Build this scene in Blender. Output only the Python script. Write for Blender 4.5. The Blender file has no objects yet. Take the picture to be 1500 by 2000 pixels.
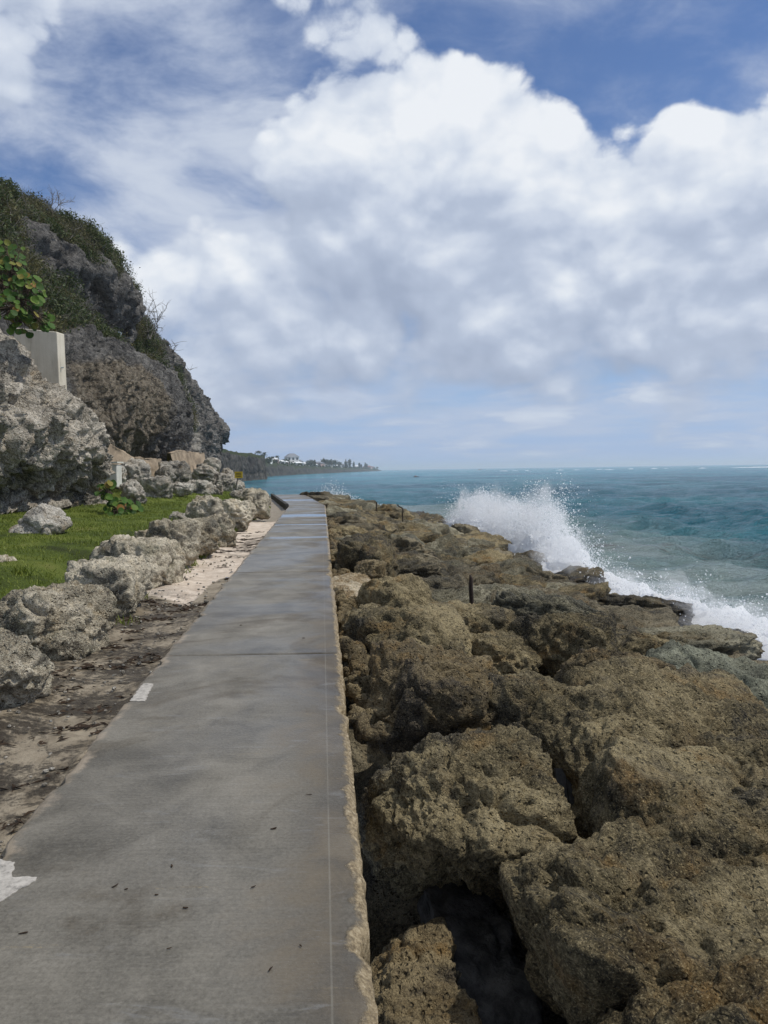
import bpy, math, random
import numpy as np
from mathutils import Matrix, Vector, Euler

# ------------------------------------------------------------------ camera
SC = bpy.context.scene
COL = SC.collection
EYE = np.array([0.0, 0.0, 1.6])
FPX = 1400.0                       # focal length in photo pixels (1500 x 2000)
PITCH, ROLL = math.radians(3.39), math.radians(-0.83)
CAMROT = Matrix.Rotation(math.pi/2 - PITCH, 3, 'X') @ Matrix.Rotation(ROLL, 3, 'Z')
cam_d = bpy.data.cameras.new('camera')
cam_d.sensor_fit = 'VERTICAL'; cam_d.sensor_height = 36.0
cam_d.lens = 36.0*FPX/2000.0
cam_d.clip_start = 0.05; cam_d.clip_end = 60000
cam = bpy.data.objects.new('camera', cam_d); COL.objects.link(cam)
cam.matrix_world = Matrix.Translation(EYE) @ CAMROT.to_4x4()
SC.camera = cam
CR = np.array(CAMROT)

def ray(px, py):
    return CR @ np.array([(px-750)/FPX, -(py-1000)/FPX, -1.0])
def at(px, py, Y):                 # world point seen at a photo pixel, Y metres ahead
    r = ray(px, py); return EYE + r*(Y/r[1])
def on(px, py, z=0.0):             # world point seen at a photo pixel, on the level z
    r = ray(px, py); return EYE + r*((z-EYE[2])/r[2])

# ------------------------------------------------------------------ light, exposure
SUN_EL, SUN_AZ = math.radians(58), math.radians(92)      # azimuth from +Y towards +X
SUNV = Vector((math.cos(SUN_EL)*math.sin(SUN_AZ), math.cos(SUN_EL)*math.cos(SUN_AZ), math.sin(SUN_EL)))
SC.view_settings.view_transform = 'Standard'; SC.view_settings.look = 'None'
SC.view_settings.gamma = 1.0; SC.view_settings.use_curve_mapping = False
SC.view_settings.exposure = 0.0
SC.render.engine = 'CYCLES'
SC.cycles.max_bounces = 9; SC.cycles.diffuse_bounces = 6; SC.cycles.glossy_bounces = 2
SC.cycles.transparent_max_bounces = 4; SC.cycles.caustics_reflective = False; SC.cycles.caustics_refractive = False
SC.cycles.volume_bounces = 4; SC.cycles.use_denoising = True
sun_d = bpy.data.lights.new('sun', 'SUN'); sun_d.energy = 3.2; sun_d.angle = math.radians(1.0)
sun_d.color = (1.0, 0.955, 0.88)
sun = bpy.data.objects.new('sun', sun_d); COL.objects.link(sun)
sun.rotation_euler = SUNV.to_track_quat('Z', 'Y').to_euler(); sun.location = (30, 20, 60)

# ------------------------------------------------------------------ node helpers
class NT:
    def __init__(s, tree): s.t = tree
    def n(s, typ, **kw):
        nd = s.t.nodes.new(typ)
        for k, v in kw.items(): setattr(nd, k, v)
        return nd
    def put(s, sock, v):
        if isinstance(v, bpy.types.NodeSocket): s.t.links.new(v, sock)
        elif v is not None: sock.default_value = v
    def math(s, op, a, b=None, c=None, clamp=False):
        nd = s.n('ShaderNodeMath', operation=op, use_clamp=clamp)
        for i, v in enumerate((a, b, c)):
            if v is not None: s.put(nd.inputs[i], v)
        return nd.outputs[0]
    def vm(s, op, a, b=None):
        nd = s.n('ShaderNodeVectorMath', operation=op)
        s.put(nd.inputs[0], a)
        if b is not None: s.put(nd.inputs['Scale'] if op == 'SCALE' else nd.inputs[1], b)
        return nd.outputs['Value'] if op in ('LENGTH', 'DOT_PRODUCT', 'DISTANCE') else nd.outputs[0]
    def noise(s, vec, scale, detail=4, rough=.55, dist=0.0, out=0, lac=2.0):
        nd = s.n('ShaderNodeTexNoise')
        s.put(nd.inputs['Vector'], vec); s.put(nd.inputs['Scale'], scale); s.put(nd.inputs['Detail'], detail)
        s.put(nd.inputs['Roughness'], rough); s.put(nd.inputs['Distortion'], dist); s.put(nd.inputs['Lacunarity'], lac)
        return nd.outputs[out]
    def vor(s, vec, scale, feature='F1', rnd=1.0, out='Distance'):
        nd = s.n('ShaderNodeTexVoronoi', feature=feature)
        s.put(nd.inputs['Vector'], vec); s.put(nd.inputs['Scale'], scale); s.put(nd.inputs['Randomness'], rnd)
        return nd.outputs[out]
    def ramp(s, fac, stops, interp='LINEAR'):
        nd = s.n('ShaderNodeValToRGB'); s.put(nd.inputs[0], fac); cr = nd.color_ramp; cr.interpolation = interp
        while len(cr.elements) < len(stops): cr.elements.new(.5)
        for e, (p, c) in zip(cr.elements, stops):
            e.position = p; e.color = (c, c, c, 1) if isinstance(c, (int, float)) else (*c, 1)
        return nd.outputs[0]
    def mix(s, fac, a, b, mode='MIX'):
        nd = s.n('ShaderNodeMix', data_type='RGBA', blend_type=mode)
        s.put(nd.inputs[0], fac)
        for i, v in ((6, a), (7, b)):
            if isinstance(v, tuple) and len(v) == 3: v = (*v, 1)
            s.put(nd.inputs[i], v)
        return nd.outputs[2]
    def mapr(s, v, a, b, c=0.0, d=1.0, smooth=True):
        nd = s.n('ShaderNodeMapRange', interpolation_type='SMOOTHSTEP' if smooth else 'LINEAR')
        for i, x in enumerate((v, a, b, c, d)): s.put(nd.inputs[i], x)
        return nd.outputs[0]
    def attr(s, name): return s.n('ShaderNodeAttribute', attribute_name=name).outputs['Fac']
    def pos(s): return s.n('ShaderNodeNewGeometry').outputs['Position']
    def scalev(s, v, xyz): return s.vm('MULTIPLY', v, xyz)
    def bump(s, h, strength=.5, dist=.02, nrm=None):
        nd = s.n('ShaderNodeBump'); s.put(nd.inputs['Strength'], strength); s.put(nd.inputs['Distance'], dist)
        s.put(nd.inputs['Height'], h)
        if nrm is not None: s.put(nd.inputs['Normal'], nrm)
        return nd.outputs[0]

def material(name):
    m = bpy.data.materials.new(name); m.use_nodes = True
    nt = m.node_tree; nt.nodes.clear(); N = NT(nt)
    out = N.n('ShaderNodeOutputMaterial'); b = N.n('ShaderNodeBsdfPrincipled')
    nt.links.new(b.outputs[0], out.inputs[0]); N.b = b; N.out = out
    return m, N
def finish(N, col, rough=.9, nrm=None, spec=.3, **kw):
    N.put(N.b.inputs['Base Color'], (*col, 1) if isinstance(col, tuple) and len(col) == 3 else col)
    N.put(N.b.inputs['Roughness'], rough); N.put(N.b.inputs['Specular IOR Level'], spec)
    if nrm is not None: N.put(N.b.inputs['Normal'], nrm)
    for k, v in kw.items(): N.put(N.b.inputs[k], v)

# ------------------------------------------------------------------ world: Nishita sky with cumulus
def build_world():
    w = bpy.data.worlds.new('World'); SC.world = w; w.use_nodes = True
    w.cycles.sampling_method = 'MANUAL'; w.cycles.sample_map_resolution = 128
    nt = w.node_tree; nt.nodes.clear(); N = NT(nt)
    out = N.n('ShaderNodeOutputWorld'); bg = N.n('ShaderNodeBackground')
    nt.links.new(bg.outputs[0], out.inputs[0])
    sky = N.n('ShaderNodeTexSky', sky_type='NISHITA'); sky.sun_disc = False
    sky.sun_elevation = SUN_EL; sky.sun_rotation = SUN_AZ
    sky.air_density = 1.0; sky.dust_density = 0.0; sky.ozone_density = 3.0
    d = N.n('ShaderNodeTexCoord').outputs['Generated']

    # cloud density as a group so that it can be sampled twice (for the sunlit side)
    def pdir(px, py): r = ray(px, py); return r/np.linalg.norm(r)
    g = bpy.data.node_groups.new('cumulus_density', 'ShaderNodeTree')
    g.interface.new_socket('Vector', in_out='INPUT', socket_type='NodeSocketVector')
    g.interface.new_socket('Density', in_out='OUTPUT', socket_type='NodeSocketFloat')
    G = NT(g); gi = G.n('NodeGroupInput'); go = G.n('NodeGroupOutput')
    v = gi.outputs[0]
    vs = G.scalev(v, (1, 1, 1.35))
    warp = G.vm('SCALE', G.vm('SUBTRACT', G.noise(vs, 3.0, 3, .5, out=1), (.5, .5, .5)), .10)
    vw = G.vm('ADD', vs, warp)
    f1 = G.noise(vw, 3.0, 2, .5)
    f2 = G.noise(vw, 7.0, 8, .58)
    cell = G.vor(G.vm('ADD', vs, G.vm('SCALE', warp, 1.4)), 13.0, 'F1')
    cell2 = G.vor(G.vm('ADD', vs, warp), 31.0, 'F1')
    bill = G.math('ADD', G.math('MULTIPLY', G.math('SUBTRACT', .45, cell), .20), G.math('MULTIPLY', G.math('SUBTRACT', .45, cell2), .10))
    den = G.math('ADD', G.math('ADD', G.math('MULTIPLY', f1, .60), G.math('MULTIPLY', f2, .50)), bill)
    blobs = [  # px, py, radius(px), stretch_z, weight : the towers and gaps of this sky
        (590, 300, 105, 1.0, .20), (760, 330, 150, 1.0, .16), (980, 300, 270, 1.0, .16), (1400, 350, 180, .8, .26), (1230, 330, 60, .7, -.10),
        (900, 560, 420, 1.3, .20), (1300, 600, 330, 1.2, .16), (600, 640, 330, 1.3, .16), (300, 560, 240, 1.3, .06),
        (440, 190, 200, .8, -.28), (60, 370, 240, 2.4, -.28), (330, 380, 150, 2.0, -.12), (1310, 75, 260, 1.7, -.36), (1010, 30, 170, 1.5, -.20), (200, 260, 110, 1.2, -.10),
        (1130, 850, 480, 4.0, -.22), (640, 870, 300, 4.0, -.20), (880, 770, 90, 3.0, -.16), (200, 120, 150, 1.3, -.12),
    ]
    for px, py, r, st, wt in blobs:
        c = pdir(px, py)
        df = G.scalev(G.vm('SUBTRACT', v, tuple(c)), (1, 1, st))
        den = G.math('ADD', den, G.mapr(G.vm('LENGTH', df), 0.0, 1.35*r/FPX, wt, 0.0))
    g.links.new(den, go.inputs[0])
    def dens(vec):
        nd = N.n('ShaderNodeGroup'); nd.node_tree = g; N.put(nd.inputs[0], vec); return nd.outputs[0]
    d0 = dens(d)
    d1 = dens(N.vm('ADD', d, (0.012, 0.0, 0.034)))
    d2 = dens(N.vm('ADD', d, (0.03, 0.0, 0.085)))
    sepz = N.n('ShaderNodeSeparateXYZ'); N.put(sepz.inputs[0], d)
    cover = N.mapr(d0, .475, N.math('ADD', .475, N.mapr(sepz.outputs[2], .10, .42, .26, .075)))
    thick = N.mapr(d0, .56, .86)
    lit = N.math('ADD', .46, N.math('ADD', N.math('MULTIPLY', N.math('SUBTRACT', d0, d1), 1.7),
                 N.math('MULTIPLY', N.math('SUBTRACT', d0, d2), .6)), clamp=True)
    lit = N.math('ADD', lit, N.mapr(sepz.outputs[2], .10, .50, -.05, .09), clamp=True)
    ccol = N.ramp(lit, [(0.0, (.36, .425, .56)), (.40, (.47, .54, .675)), (.58, (.585, .65, .77)), (.78, (.72, .775, .86)), (1.0, (.87, .90, .94))])
    # thin high streaks
    sep = N.n('ShaderNodeSeparateXYZ'); N.put(sep.inputs[0], d)
    inv = N.math('DIVIDE', 1.0, N.math('ADD', N.math('MAXIMUM', sep.outputs[2], 0.0), .16))
    pl = N.vm('SCALE', d, inv)
    pw = N.vm('ADD', N.scalev(pl, (1.0, 1.25, 1.0)), N.vm('SCALE', N.noise(pl, 1.1, 3, .5, out=1), .7))
    ci = N.noise(pw, 1.25, 10, .60)
    wisp = N.mapr(ci, .385, .64, 0.0, .92)
    # pale band of far cloud low over the horizon
    low = N.noise(N.scalev(d, (3.0, 3.0, 26.0)), 1.6, 6, .6)
    lowm = N.math('MULTIPLY', N.mapr(low, .42, .66), N.math('MULTIPLY', N.mapr(sep.outputs[2], .17, .06), N.mapr(sep.outputs[2], .0, .05)))
    skyc = N.mix(1.0, sky.outputs[0], (.080, .088, .105), 'MULTIPLY')
    skyc = N.mix(N.mapr(sep.outputs[2], .20, .0, 0, .92), skyc, (.34, .47, .74))
    c1 = N.mix(wisp, skyc, N.mix(N.mapr(ci, .45, .72), (.44, .51, .67), (.64, .70, .80)))
    c1 = N.mix(N.math('MULTIPLY', lowm, .8), c1, (.47, .555, .72))
    c2 = N.mix(N.math('MULTIPLY', cover, .97), c1, ccol)
    N.put(bg.inputs[0], c2); bg.inputs[1].default_value = 1.0
build_world()

# ------------------------------------------------------------------ numeric noise
_rs = np.random.RandomState(7)
PERM = np.concatenate([_rs.permutation(1024)]*3)
GRAD = _rs.normal(size=(1024, 3)); GRAD /= np.linalg.norm(GRAD, axis=1)[:, None]
JIT = _rs.rand(1024, 3)
def _h(i, j, k): return PERM[PERM[PERM[i & 1023] + (j & 1023)] + (k & 1023)]
def perlin(P):
    P = np.asarray(P, float); I = np.floor(P).astype(np.int64); f = P - I
    u = f*f*f*(f*(f*6-15)+10); r = np.zeros(len(P))
    for a in (0, 1):
        wa = u[:, 0] if a else 1-u[:, 0]
        for b in (0, 1):
            wb = u[:, 1] if b else 1-u[:, 1]
            for c in (0, 1):
                wc = u[:, 2] if c else 1-u[:, 2]
                g = GRAD[_h(I[:, 0]+a, I[:, 1]+b, I[:, 2]+c)]
                r += wa*wb*wc*((f[:, 0]-a)*g[:, 0]+(f[:, 1]-b)*g[:, 1]+(f[:, 2]-c)*g[:, 2])
    return r*1.5
def fbm(P, o=4, gain=.5, lac=2.03):
    P = np.asarray(P, float); r = 0; a = 1.0
    for i in range(o): r = r + a*perlin(P*lac**i + 17.3*i); a *= gain
    return r
def ridged(P, o=4, gain=.5):
    P = np.asarray(P, float); r = 0; a = 1.0
    for i in range(o): r = r + a*(1-2*np.abs(perlin(P*2.07**i + 31.7*i))); a *= gain
    return r
def worley(P):
    P = np.asarray(P, float); I = np.floor(P).astype(np.int64); f = P - I
    F1 = np.full(len(P), 9.0); F2 = np.full(len(P), 9.0); ID = np.zeros(len(P), int)
    for a in (-1, 0, 1):
        for b in (-1, 0, 1):
            for c in (-1, 0, 1):
                h = _h(I[:, 0]+a, I[:, 1]+b, I[:, 2]+c); j = JIT[h]
                dd = np.sqrt((a+j[:, 0]-f[:, 0])**2+(b+j[:, 1]-f[:, 1])**2+(c+j[:, 2]-f[:, 2])**2)
                m = dd < F1
                F2 = np.where(m, F1, np.minimum(F2, dd)); ID = np.where(m, h, ID); F1 = np.where(m, dd, F1)
    return F1, F2, ID
def sstep(x, a, b):
    t = np.clip((x-a)/(b-a), 0, 1); return t*t*(3-2*t)
def P2(x, y): return np.stack([x, y, np.zeros_like(x)], 1)

# ------------------------------------------------------------------ mesh helpers
def mk(name, V, F, mat, parent=None, smooth=True, attrs=None, loc=None):
    """one mesh object from arrays; F is an (n,3) or (n,4) int array, or a list of such"""
    V = np.asarray(V, np.float32); Fs = F if isinstance(F, list) else [F]
    Fs = [np.asarray(f, np.int32) for f in Fs if len(f)]
    me = bpy.data.meshes.new(name)
    me.vertices.add(len(V)); me.vertices.foreach_set('co', V.ravel())
    nl = sum(f.size for f in Fs); me.loops.add(nl)
    me.loops.foreach_set('vertex_index', np.concatenate([f.ravel() for f in Fs]))
    tot = np.concatenate([np.full(len(f), f.shape[1], np.int32) for f in Fs])
    st = np.concatenate([[0], np.cumsum(tot)[:-1]]).astype(np.int32)
    me.polygons.add(len(tot)); me.polygons.foreach_set('loop_start', st)
    me.polygons.foreach_set('use_smooth', np.full(len(tot), smooth))
    if attrs:
        for k, a in attrs.items():
            at_ = me.attributes.new(k, 'FLOAT', 'POINT'); at_.data.foreach_set('value', np.asarray(a, np.float32))
    me.update(calc_edges=True)
    mats = mat if isinstance(mat, (list, tuple)) else [mat]
    for m in mats: me.materials.append(m)
    o = bpy.data.objects.new(name, me); COL.objects.link(o)
    if parent is not None: o.parent = parent
    if loc is not None: o.location = loc
    return o
def tag(o, label=None, cat=None, group=None, kind=None):
    if label: o['label'] = label
    if cat: o['category'] = cat
    if group: o['group'] = group
    if kind: o['kind'] = kind
    return o
def thing(name, label, cat, loc=(0, 0, 0), rz=0, group=None):
    o = bpy.data.objects.new(name, None); COL.objects.link(o); o.empty_display_size = .2
    o.location = loc; o.rotation_euler = (0, 0, rz); return tag(o, label, cat, group)
def gridF(nu, nv):                 # nu rows, nv columns, vertex index = r*nv + c
    r, c = np.meshgrid(np.arange(nu-1), np.arange(nv-1), indexing='ij'); a = (r*nv+c).ravel()
    return np.stack([a, a+1, a+nv+1, a+nv], 1)
def grid_normals(P):               # P (nu,nv,3)
    du = np.gradient(P, axis=0); dv = np.gradient(P, axis=1); n = np.cross(dv, du)
    return n/np.maximum(np.linalg.norm(n, axis=2, keepdims=True), 1e-9)
class MB:
    """collects little solids into one mesh"""
    def __init__(s): s.V = []; s.F4 = []; s.F3 = []; s.n = 0
    def add(s, V, F):
        F = np.asarray(F) + s.n; V = np.asarray(V, float)
        (s.F4 if F.shape[1] == 4 else s.F3).append(F); s.V.append(V); s.n += len(V)
    def box(s, c, d, R=None, top=1.0):
        x, y, z = np.array(d)/2
        v = np.array([[-x, -y, -z], [x, -y, -z], [x, y, -z], [-x, y, -z], [-x*top, -y*top, z], [x*top, -y*top, z], [x*top, y*top, z], [-x*top, y*top, z]])
        if R is not None: v = v @ np.array(R).T
        s.add(v+np.array(c), [[3, 2, 1, 0], [4, 5, 6, 7], [0, 1, 5, 4], [1, 2, 6, 5], [2, 3, 7, 6], [3, 0, 4, 7]])
    def tube(s, pts, rad, k=5):
        pts = np.asarray(pts, float); n = len(pts); rad = np.broadcast_to(rad, n)
        t = np.gradient(pts, axis=0); t /= np.maximum(np.linalg.norm(t, axis=1)[:, None], 1e-9)
        ref = np.array([.31, .17, .93]) if abs(t[0, 2]) < .9 else np.array([1., .1, 0])
        a = np.cross(t, ref); a /= np.linalg.norm(a, axis=1)[:, None]; b = np.cross(t, a)
        an = np.arange(k)*2*math.pi/k
        V = pts[:, None]+rad[:, None, None]*(np.cos(an)[None, :, None]*a[:, None]+np.sin(an)[None, :, None]*b[:, None])
        F = []
        for i in range(n-1):
            for j in range(k): F.append([i*k+j, i*k+(j+1) % k, (i+1)*k+(j+1) % k, (i+1)*k+j])
        s.add(V.reshape(-1, 3), F)
    def build(s, name, mat, parent=None, smooth=False, **kw):
        return mk(name, np.concatenate(s.V), [np.concatenate(f) for f in (s.F4, s.F3) if f], mat, parent, smooth, **kw)

_cs = {}
def cubesphere(n):
    if n in _cs: return _cs[n]
    g = np.arange(n+1); A, B = np.meshgrid(g, g, indexing='ij'); A = A.ravel(); B = B.ravel(); L = []; Q = []
    q = gridF(n+1, n+1)
    for ax in range(3):
        for sd in (0, n):
            C = np.zeros((len(A), 3), int); C[:, ax] = sd; C[:, (ax+1) % 3] = A; C[:, (ax+2) % 3] = B
            Q.append((q if sd == 0 else q[:, ::-1]) + len(L)*len(A)); L.append(C)
    C = np.concatenate(L); Q = np.concatenate(Q)
    key = C[:, 0]*(n+1)**2 + C[:, 1]*(n+1) + C[:, 2]
    _, idx, inv = np.unique(key, return_index=True, return_inverse=True)
    U = np.tan((C[idx]/n*2-1)*math.pi/4); U /= np.linalg.norm(U, axis=1)[:, None]
    _cs[n] = (U, inv.ravel()[Q]); return _cs[n]

def boulder(seed, n, dims, planes=13, p=9.0, lump=.16, rough=.5, pit=.5, pitf=9.0, cut=None, fine=True):
    """weathered coral-rock block: soft-edged random polyhedron, lumps, erosion and pits (local coordinates)"""
    rs = np.random.RandomState(seed); U, Q = cubesphere(n); dims = np.asarray(dims, float); sz = dims.mean()
    nr = rs.normal(size=(planes, 3)); nr /= np.linalg.norm(nr, axis=1)[:, None]
    nr = np.concatenate([nr, np.eye(3), -np.eye(3)]); h = np.concatenate([rs.uniform(.72, 1.05, planes), rs.uniform(.85, 1.0, 6)])
    if cut is not None:
        for c in cut: nr = np.concatenate([nr, [np.array(c[:3])/np.linalg.norm(c[:3])]]); h = np.append(h, c[3])
    s = np.maximum(U @ nr.T, 0)/h
    r = (s**p).sum(1)**(-1/p)
    V = U*r[:, None]*dims
    nn = U/dims; nn /= np.linalg.norm(nn, axis=1)[:, None]
    off = rs.rand(3)*200
    w = V + .25*sz*np.stack([perlin(V/sz*1.3+off+k*9) for k in range(3)], 1)
    D = lump*sz*fbm(w/sz*1.25+off, 3)
    D += .075*sz*rough*ridged(w/sz*2.7+off+50, 4, .55)
    Fa, Fb, _ = worley(w/sz*.95+off+20); ck = Fb-Fa
    D -= (.10*sstep(ck, .10, .0)+.045*sstep(ck, .26, .0))*sz*(.4+.6*sstep(perlin(w/sz*.8+off+70), -.3, .3))
    lay = (V[:, 2]*.9+V[:, 0]*rs.uniform(-.4, .4)+V[:, 1]*rs.uniform(-.4, .4))/sz*3.2+1.2*perlin(w/sz*1.1+off+90); fr = lay-np.floor(lay)
    D += .035*sz*rough*(sstep(fr, 0, .8)-sstep(fr, .86, 1.0)-.4)
    if fine:
        q = V+off
        D += rough*.030*ridged(q*3.6, 3, .6) + rough*.024*fbm(q*9, 4, .65)
        F1, F2, _ = worley(q*pitf + .35*np.stack([perlin(q*pitf*.7+5*k) for k in range(3)], 1))
        msk = sstep(perlin(q*1.9+77), -.25, .35)
        D -= pit*.030*sstep(F1, .42, .05)*msk
        F1b, F2b, _ = worley(q*pitf*2.6)
        D -= pit*.012*sstep(F1b, .45, .05)
        D += pit*.010*(sstep(F2-F1, 0, .5)-.5)
    return V + nn*D[:, None], Q

def xyrot(V, rz, tx=0, ty=0):
    R = np.array(Euler((tx, ty, rz)).to_matrix()); return V @ R.T


# ------------------------------------------------------------------ materials
def rock_material(name, dark, mid, light, warm, patch=.9, wet=False, bumpd=.03, grain=34.0, lichen=None, stain=None, fscale=1.0):
    m, N = material(name); p = N.pos()
    oi = N.n('ShaderNodeObjectInfo').outputs['Random']
    po = N.vm('ADD', p, N.vm('SCALE', N.n('ShaderNodeCombineXYZ').outputs[0], 1.0))
    a = N.noise(p, patch, 4, .6, .6); b = N.noise(p, patch*5.3, 5, .62, .4); c = N.noise(p, grain, 5, .7)
    t = N.math('ADD', N.math('MULTIPLY', a, .48), N.math('ADD', N.math('MULTIPLY', b, .36), N.math('MULTIPLY', c, .36)))
    t = N.math('ADD', t, N.math('MULTIPLY', N.math('SUBTRACT', oi, .5), .10))
    col = N.ramp(t, [(.475, dark), (.575, mid), (.68, light), (.78, tuple(min(1, x*1.25) for x in light))])
    wm = N.math('MULTIPLY', N.mapr(N.noise(p, patch*1.7, 4, .6, 1.0), .50, .68), N.mapr(b, .40, .62, .3, 1.0))
    col = N.mix(wm, col, N.mix(N.mapr(c, .35, .65), tuple(x*.55 for x in warm), warm))
    if lichen:
        lm = N.mapr(N.noise(N.vm('ADD', p, (31, 7, 3)), patch*1.3, 5, .65, .7), .53, .66)
        col = N.mix(N.math('MULTIPLY', lm, .75), col, N.mix(N.mapr(c, .3, .7), tuple(x*.6 for x in lichen), lichen))
    if stain:
        sm = N.mapr(N.noise(N.vm('ADD', p, (3, 51, 13)), patch*1.1, 6, .68, .8), .52, .64)
        col = N.mix(N.math('MULTIPLY', sm, .8), col, N.mix(N.mapr(c, .35, .65), tuple(x*.5 for x in stain), stain))
    bl = N.mapr(N.noise(N.vm('ADD', p, (9, 2, 40)), patch*3.4, 6, .7, .5), .56, .66)
    col = N.mix(N.math('MULTIPLY', bl, .6), col, N.mix(N.mapr(c, .35, .65), mid, light))
    # fine speckle of the coral grain
    sp = N.noise(p, grain*3.1, 2, .6)
    col = N.mix(N.mapr(sp, .52, .75, 0, .55), col, tuple(min(1, x*1.7) for x in light))
    col = N.mix(N.mapr(sp, .46, .30, 0, .6), col, tuple(x*.45 for x in dark))
    rough = .92
    if wet:                                    # wave-washed below the splash line
        sep = N.n('ShaderNodeSeparateXYZ'); N.put(sep.inputs[0], p)
        wz = N.math('ADD', sep.outputs[2], N.math('MULTIPLY', N.math('SUBTRACT', b, .5), 1.0))
        wf = N.mapr(wz, -1.02, -1.42)
        col = N.mix(wf, col, N.mix(1.0, col, (.22, .22, .24), 'MULTIPLY'))
        rough = N.mapr(wf, 0, 1, .9, .28, False)
    pv = N.vor(N.vm('ADD', p, N.vm('SCALE', N.noise(p, 9*fscale, 3, .5, out=1), .08)), 26.0*fscale)
    pv2 = N.vor(p, 70.0*fscale)
    h = N.math('ADD', N.math('MULTIPLY', N.mapr(pv, .06, .34), 1.5), N.math('ADD', N.math('MULTIPLY', N.noise(p, 14*fscale, 9, .68), 1.9), N.math('MULTIPLY', N.mapr(pv2, .0, .4), .35)))
    finish(N, col, rough, N.bump(h, 1.0, bumpd), .25)
    return m

M = {}
M['brown_rock'] = rock_material('brown_coral_rock', (.026, .022, .013), (.135, .108, .056), (.35, .285, .160), (.27, .165, .058), patch=.8, wet=True, bumpd=.05, stain=(.055, .052, .045))
M['green_rock'] = rock_material('grey_green_rock', (.034, .031, .022), (.135, .122, .078), (.31, .285, .20), (.185, .140, .070), patch=.7, wet=True, bumpd=.04, stain=(.06, .06, .05))
M['pale_green_rock'] = rock_material('pale_grey_green_rock', (.06, .062, .047), (.175, .18, .13), (.30, .305, .225), (.17, .16, .10), patch=.7, wet=True, bumpd=.035, stain=(.08, .08, .062))
M['dark_rock'] = rock_material('dark_sea_rock', (.026, .023, .016), (.110, .093, .058), (.27, .23, .15), (.18, .12, .055), patch=.8, wet=True, bumpd=.055, stain=(.04, .04, .036))
M['gold_rock'] = rock_material('ochre_rock', (.036, .029, .017), (.145, .110, .058), (.29, .23, .13), (.25, .155, .055), patch=1.3, bumpd=.045, stain=(.05, .045, .04))
M['pale_rock'] = rock_material('pale_limestone', (.14, .125, .10), (.42, .375, .30), (.70, .65, .55), (.42, .32, .20), patch=.8, bumpd=.06, stain=(.085, .085, .08), grain=22)
M['row_rock'] = rock_material('grey_limestone', (.12, .10, .073), (.39, .335, .24), (.68, .60, .46), (.45, .33, .18), patch=1.1, bumpd=.045, stain=(.075, .072, .064), lichen=(.20, .20, .13))
M['outcrop_rock'] = rock_material('pitted_outcrop_rock', (.042, .037, .031), (.32, .28, .22), (.68, .61, .50), (.44, .33, .20), patch=.45, bumpd=.10, stain=(.055, .055, .055), grain=14, fscale=.55)

def cliff_material():
    m, N = material('cliff_rock'); p = N.pos()
    ps = N.scalev(p, (1.0, 1.0, .8))
    a = N.noise(ps, .16, 4, .6, .8); b = N.noise(ps, .75, 6, .65, .6); c = N.noise(p, 5.0, 6, .72)
    t = N.math('ADD', N.math('MULTIPLY', a, .34), N.math('ADD', N.math('MULTIPLY', b, .38), N.math('MULTIPLY', c, .46)))
    col = N.ramp(t, [(.46, (.032, .031, .030)), (.555, (.125, .119, .110)), (.67, (.29, .275, .25)), (.82, (.48, .455, .41))])
    tan = N.attr('tan'); veg = N.attr('veg'); pale = N.attr('pale')
    streak = N.noise(N.scalev(p, (2.2, 2.2, .35)), 1.6, 6, .65, .4)
    tcol = N.ramp(N.math('ADD', N.math('MULTIPLY', streak, .5), N.math('MULTIPLY', c, .5)), [(.38, (.06, .05, .038)), (.5, (.25, .21, .155)), (.66, (.44, .385, .30))])
    col = N.mix(N.mapr(N.math('ADD', tan, N.math('MULTIPLY', N.math('SUBTRACT', b, .5), .9)), .35, .75), col, tcol)
    pcol = N.ramp(c, [(.35, (.20, .18, .15)), (.6, (.50, .47, .41))])
    col = N.mix(N.mapr(N.math('ADD', pale, N.math('MULTIPLY', N.math('SUBTRACT', b, .5), .9)), .4, .7), col, pcol)
    vcol = N.ramp(c, [(.35, (.018, .022, .012)), (.6, (.05, .06, .026)), (.75, (.10, .095, .05))])
    col = N.mix(N.mapr(N.math('ADD', veg, N.math('MULTIPLY', N.math('SUBTRACT', b, .5), .8)), .35, .7), col, vcol)
    h = N.math('ADD', N.math('MULTIPLY', N.noise(p, 2.2, 10, .72, .5), 2.0), N.math('MULTIPLY', N.mapr(N.vor(p, 3.2), 0, .45), .6))
    finish(N, col, .95, N.bump(h, 1.0, .40), .15)
    return m
M['cliff'] = cliff_material()

def far_cliff_material():
    m, N = material('far_cliff_rock'); p = N.pos()
    sep = N.n('ShaderNodeSeparateXYZ'); N.put(sep.inputs[0], p)
    b = N.noise(N.scalev(p, (1, 1, .6)), .09, 7, .7, .5); c = N.noise(p, .5, 5, .7)
    t = N.math('ADD', N.math('MULTIPLY', b, .55), N.math('MULTIPLY', c, .5))
    col = N.ramp(t, [(.44, (.028, .028, .027)), (.55, (.085, .080, .070)), (.70, (.21, .19, .16))])
    nz = N.n('ShaderNodeSeparateXYZ'); N.put(nz.inputs[0], N.n('ShaderNodeNewGeometry').outputs['Normal'])
    vcol = N.ramp(c, [(.35, (.022, .034, .014)), (.6, (.055, .070, .030)), (.75, (.11, .105, .06))])
    col = N.mix(N.mapr(N.math('ADD', nz.outputs[2], N.math('MULTIPLY', N.math('SUBTRACT', b, .5), 1.4)), .45, .8), col, vcol)
    finish(N, col, .95, N.bump(N.noise(p, .8, 8, .7), 1.0, 1.2), .1)
    return m
M['far_cliff'] = far_cliff_material()

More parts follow.
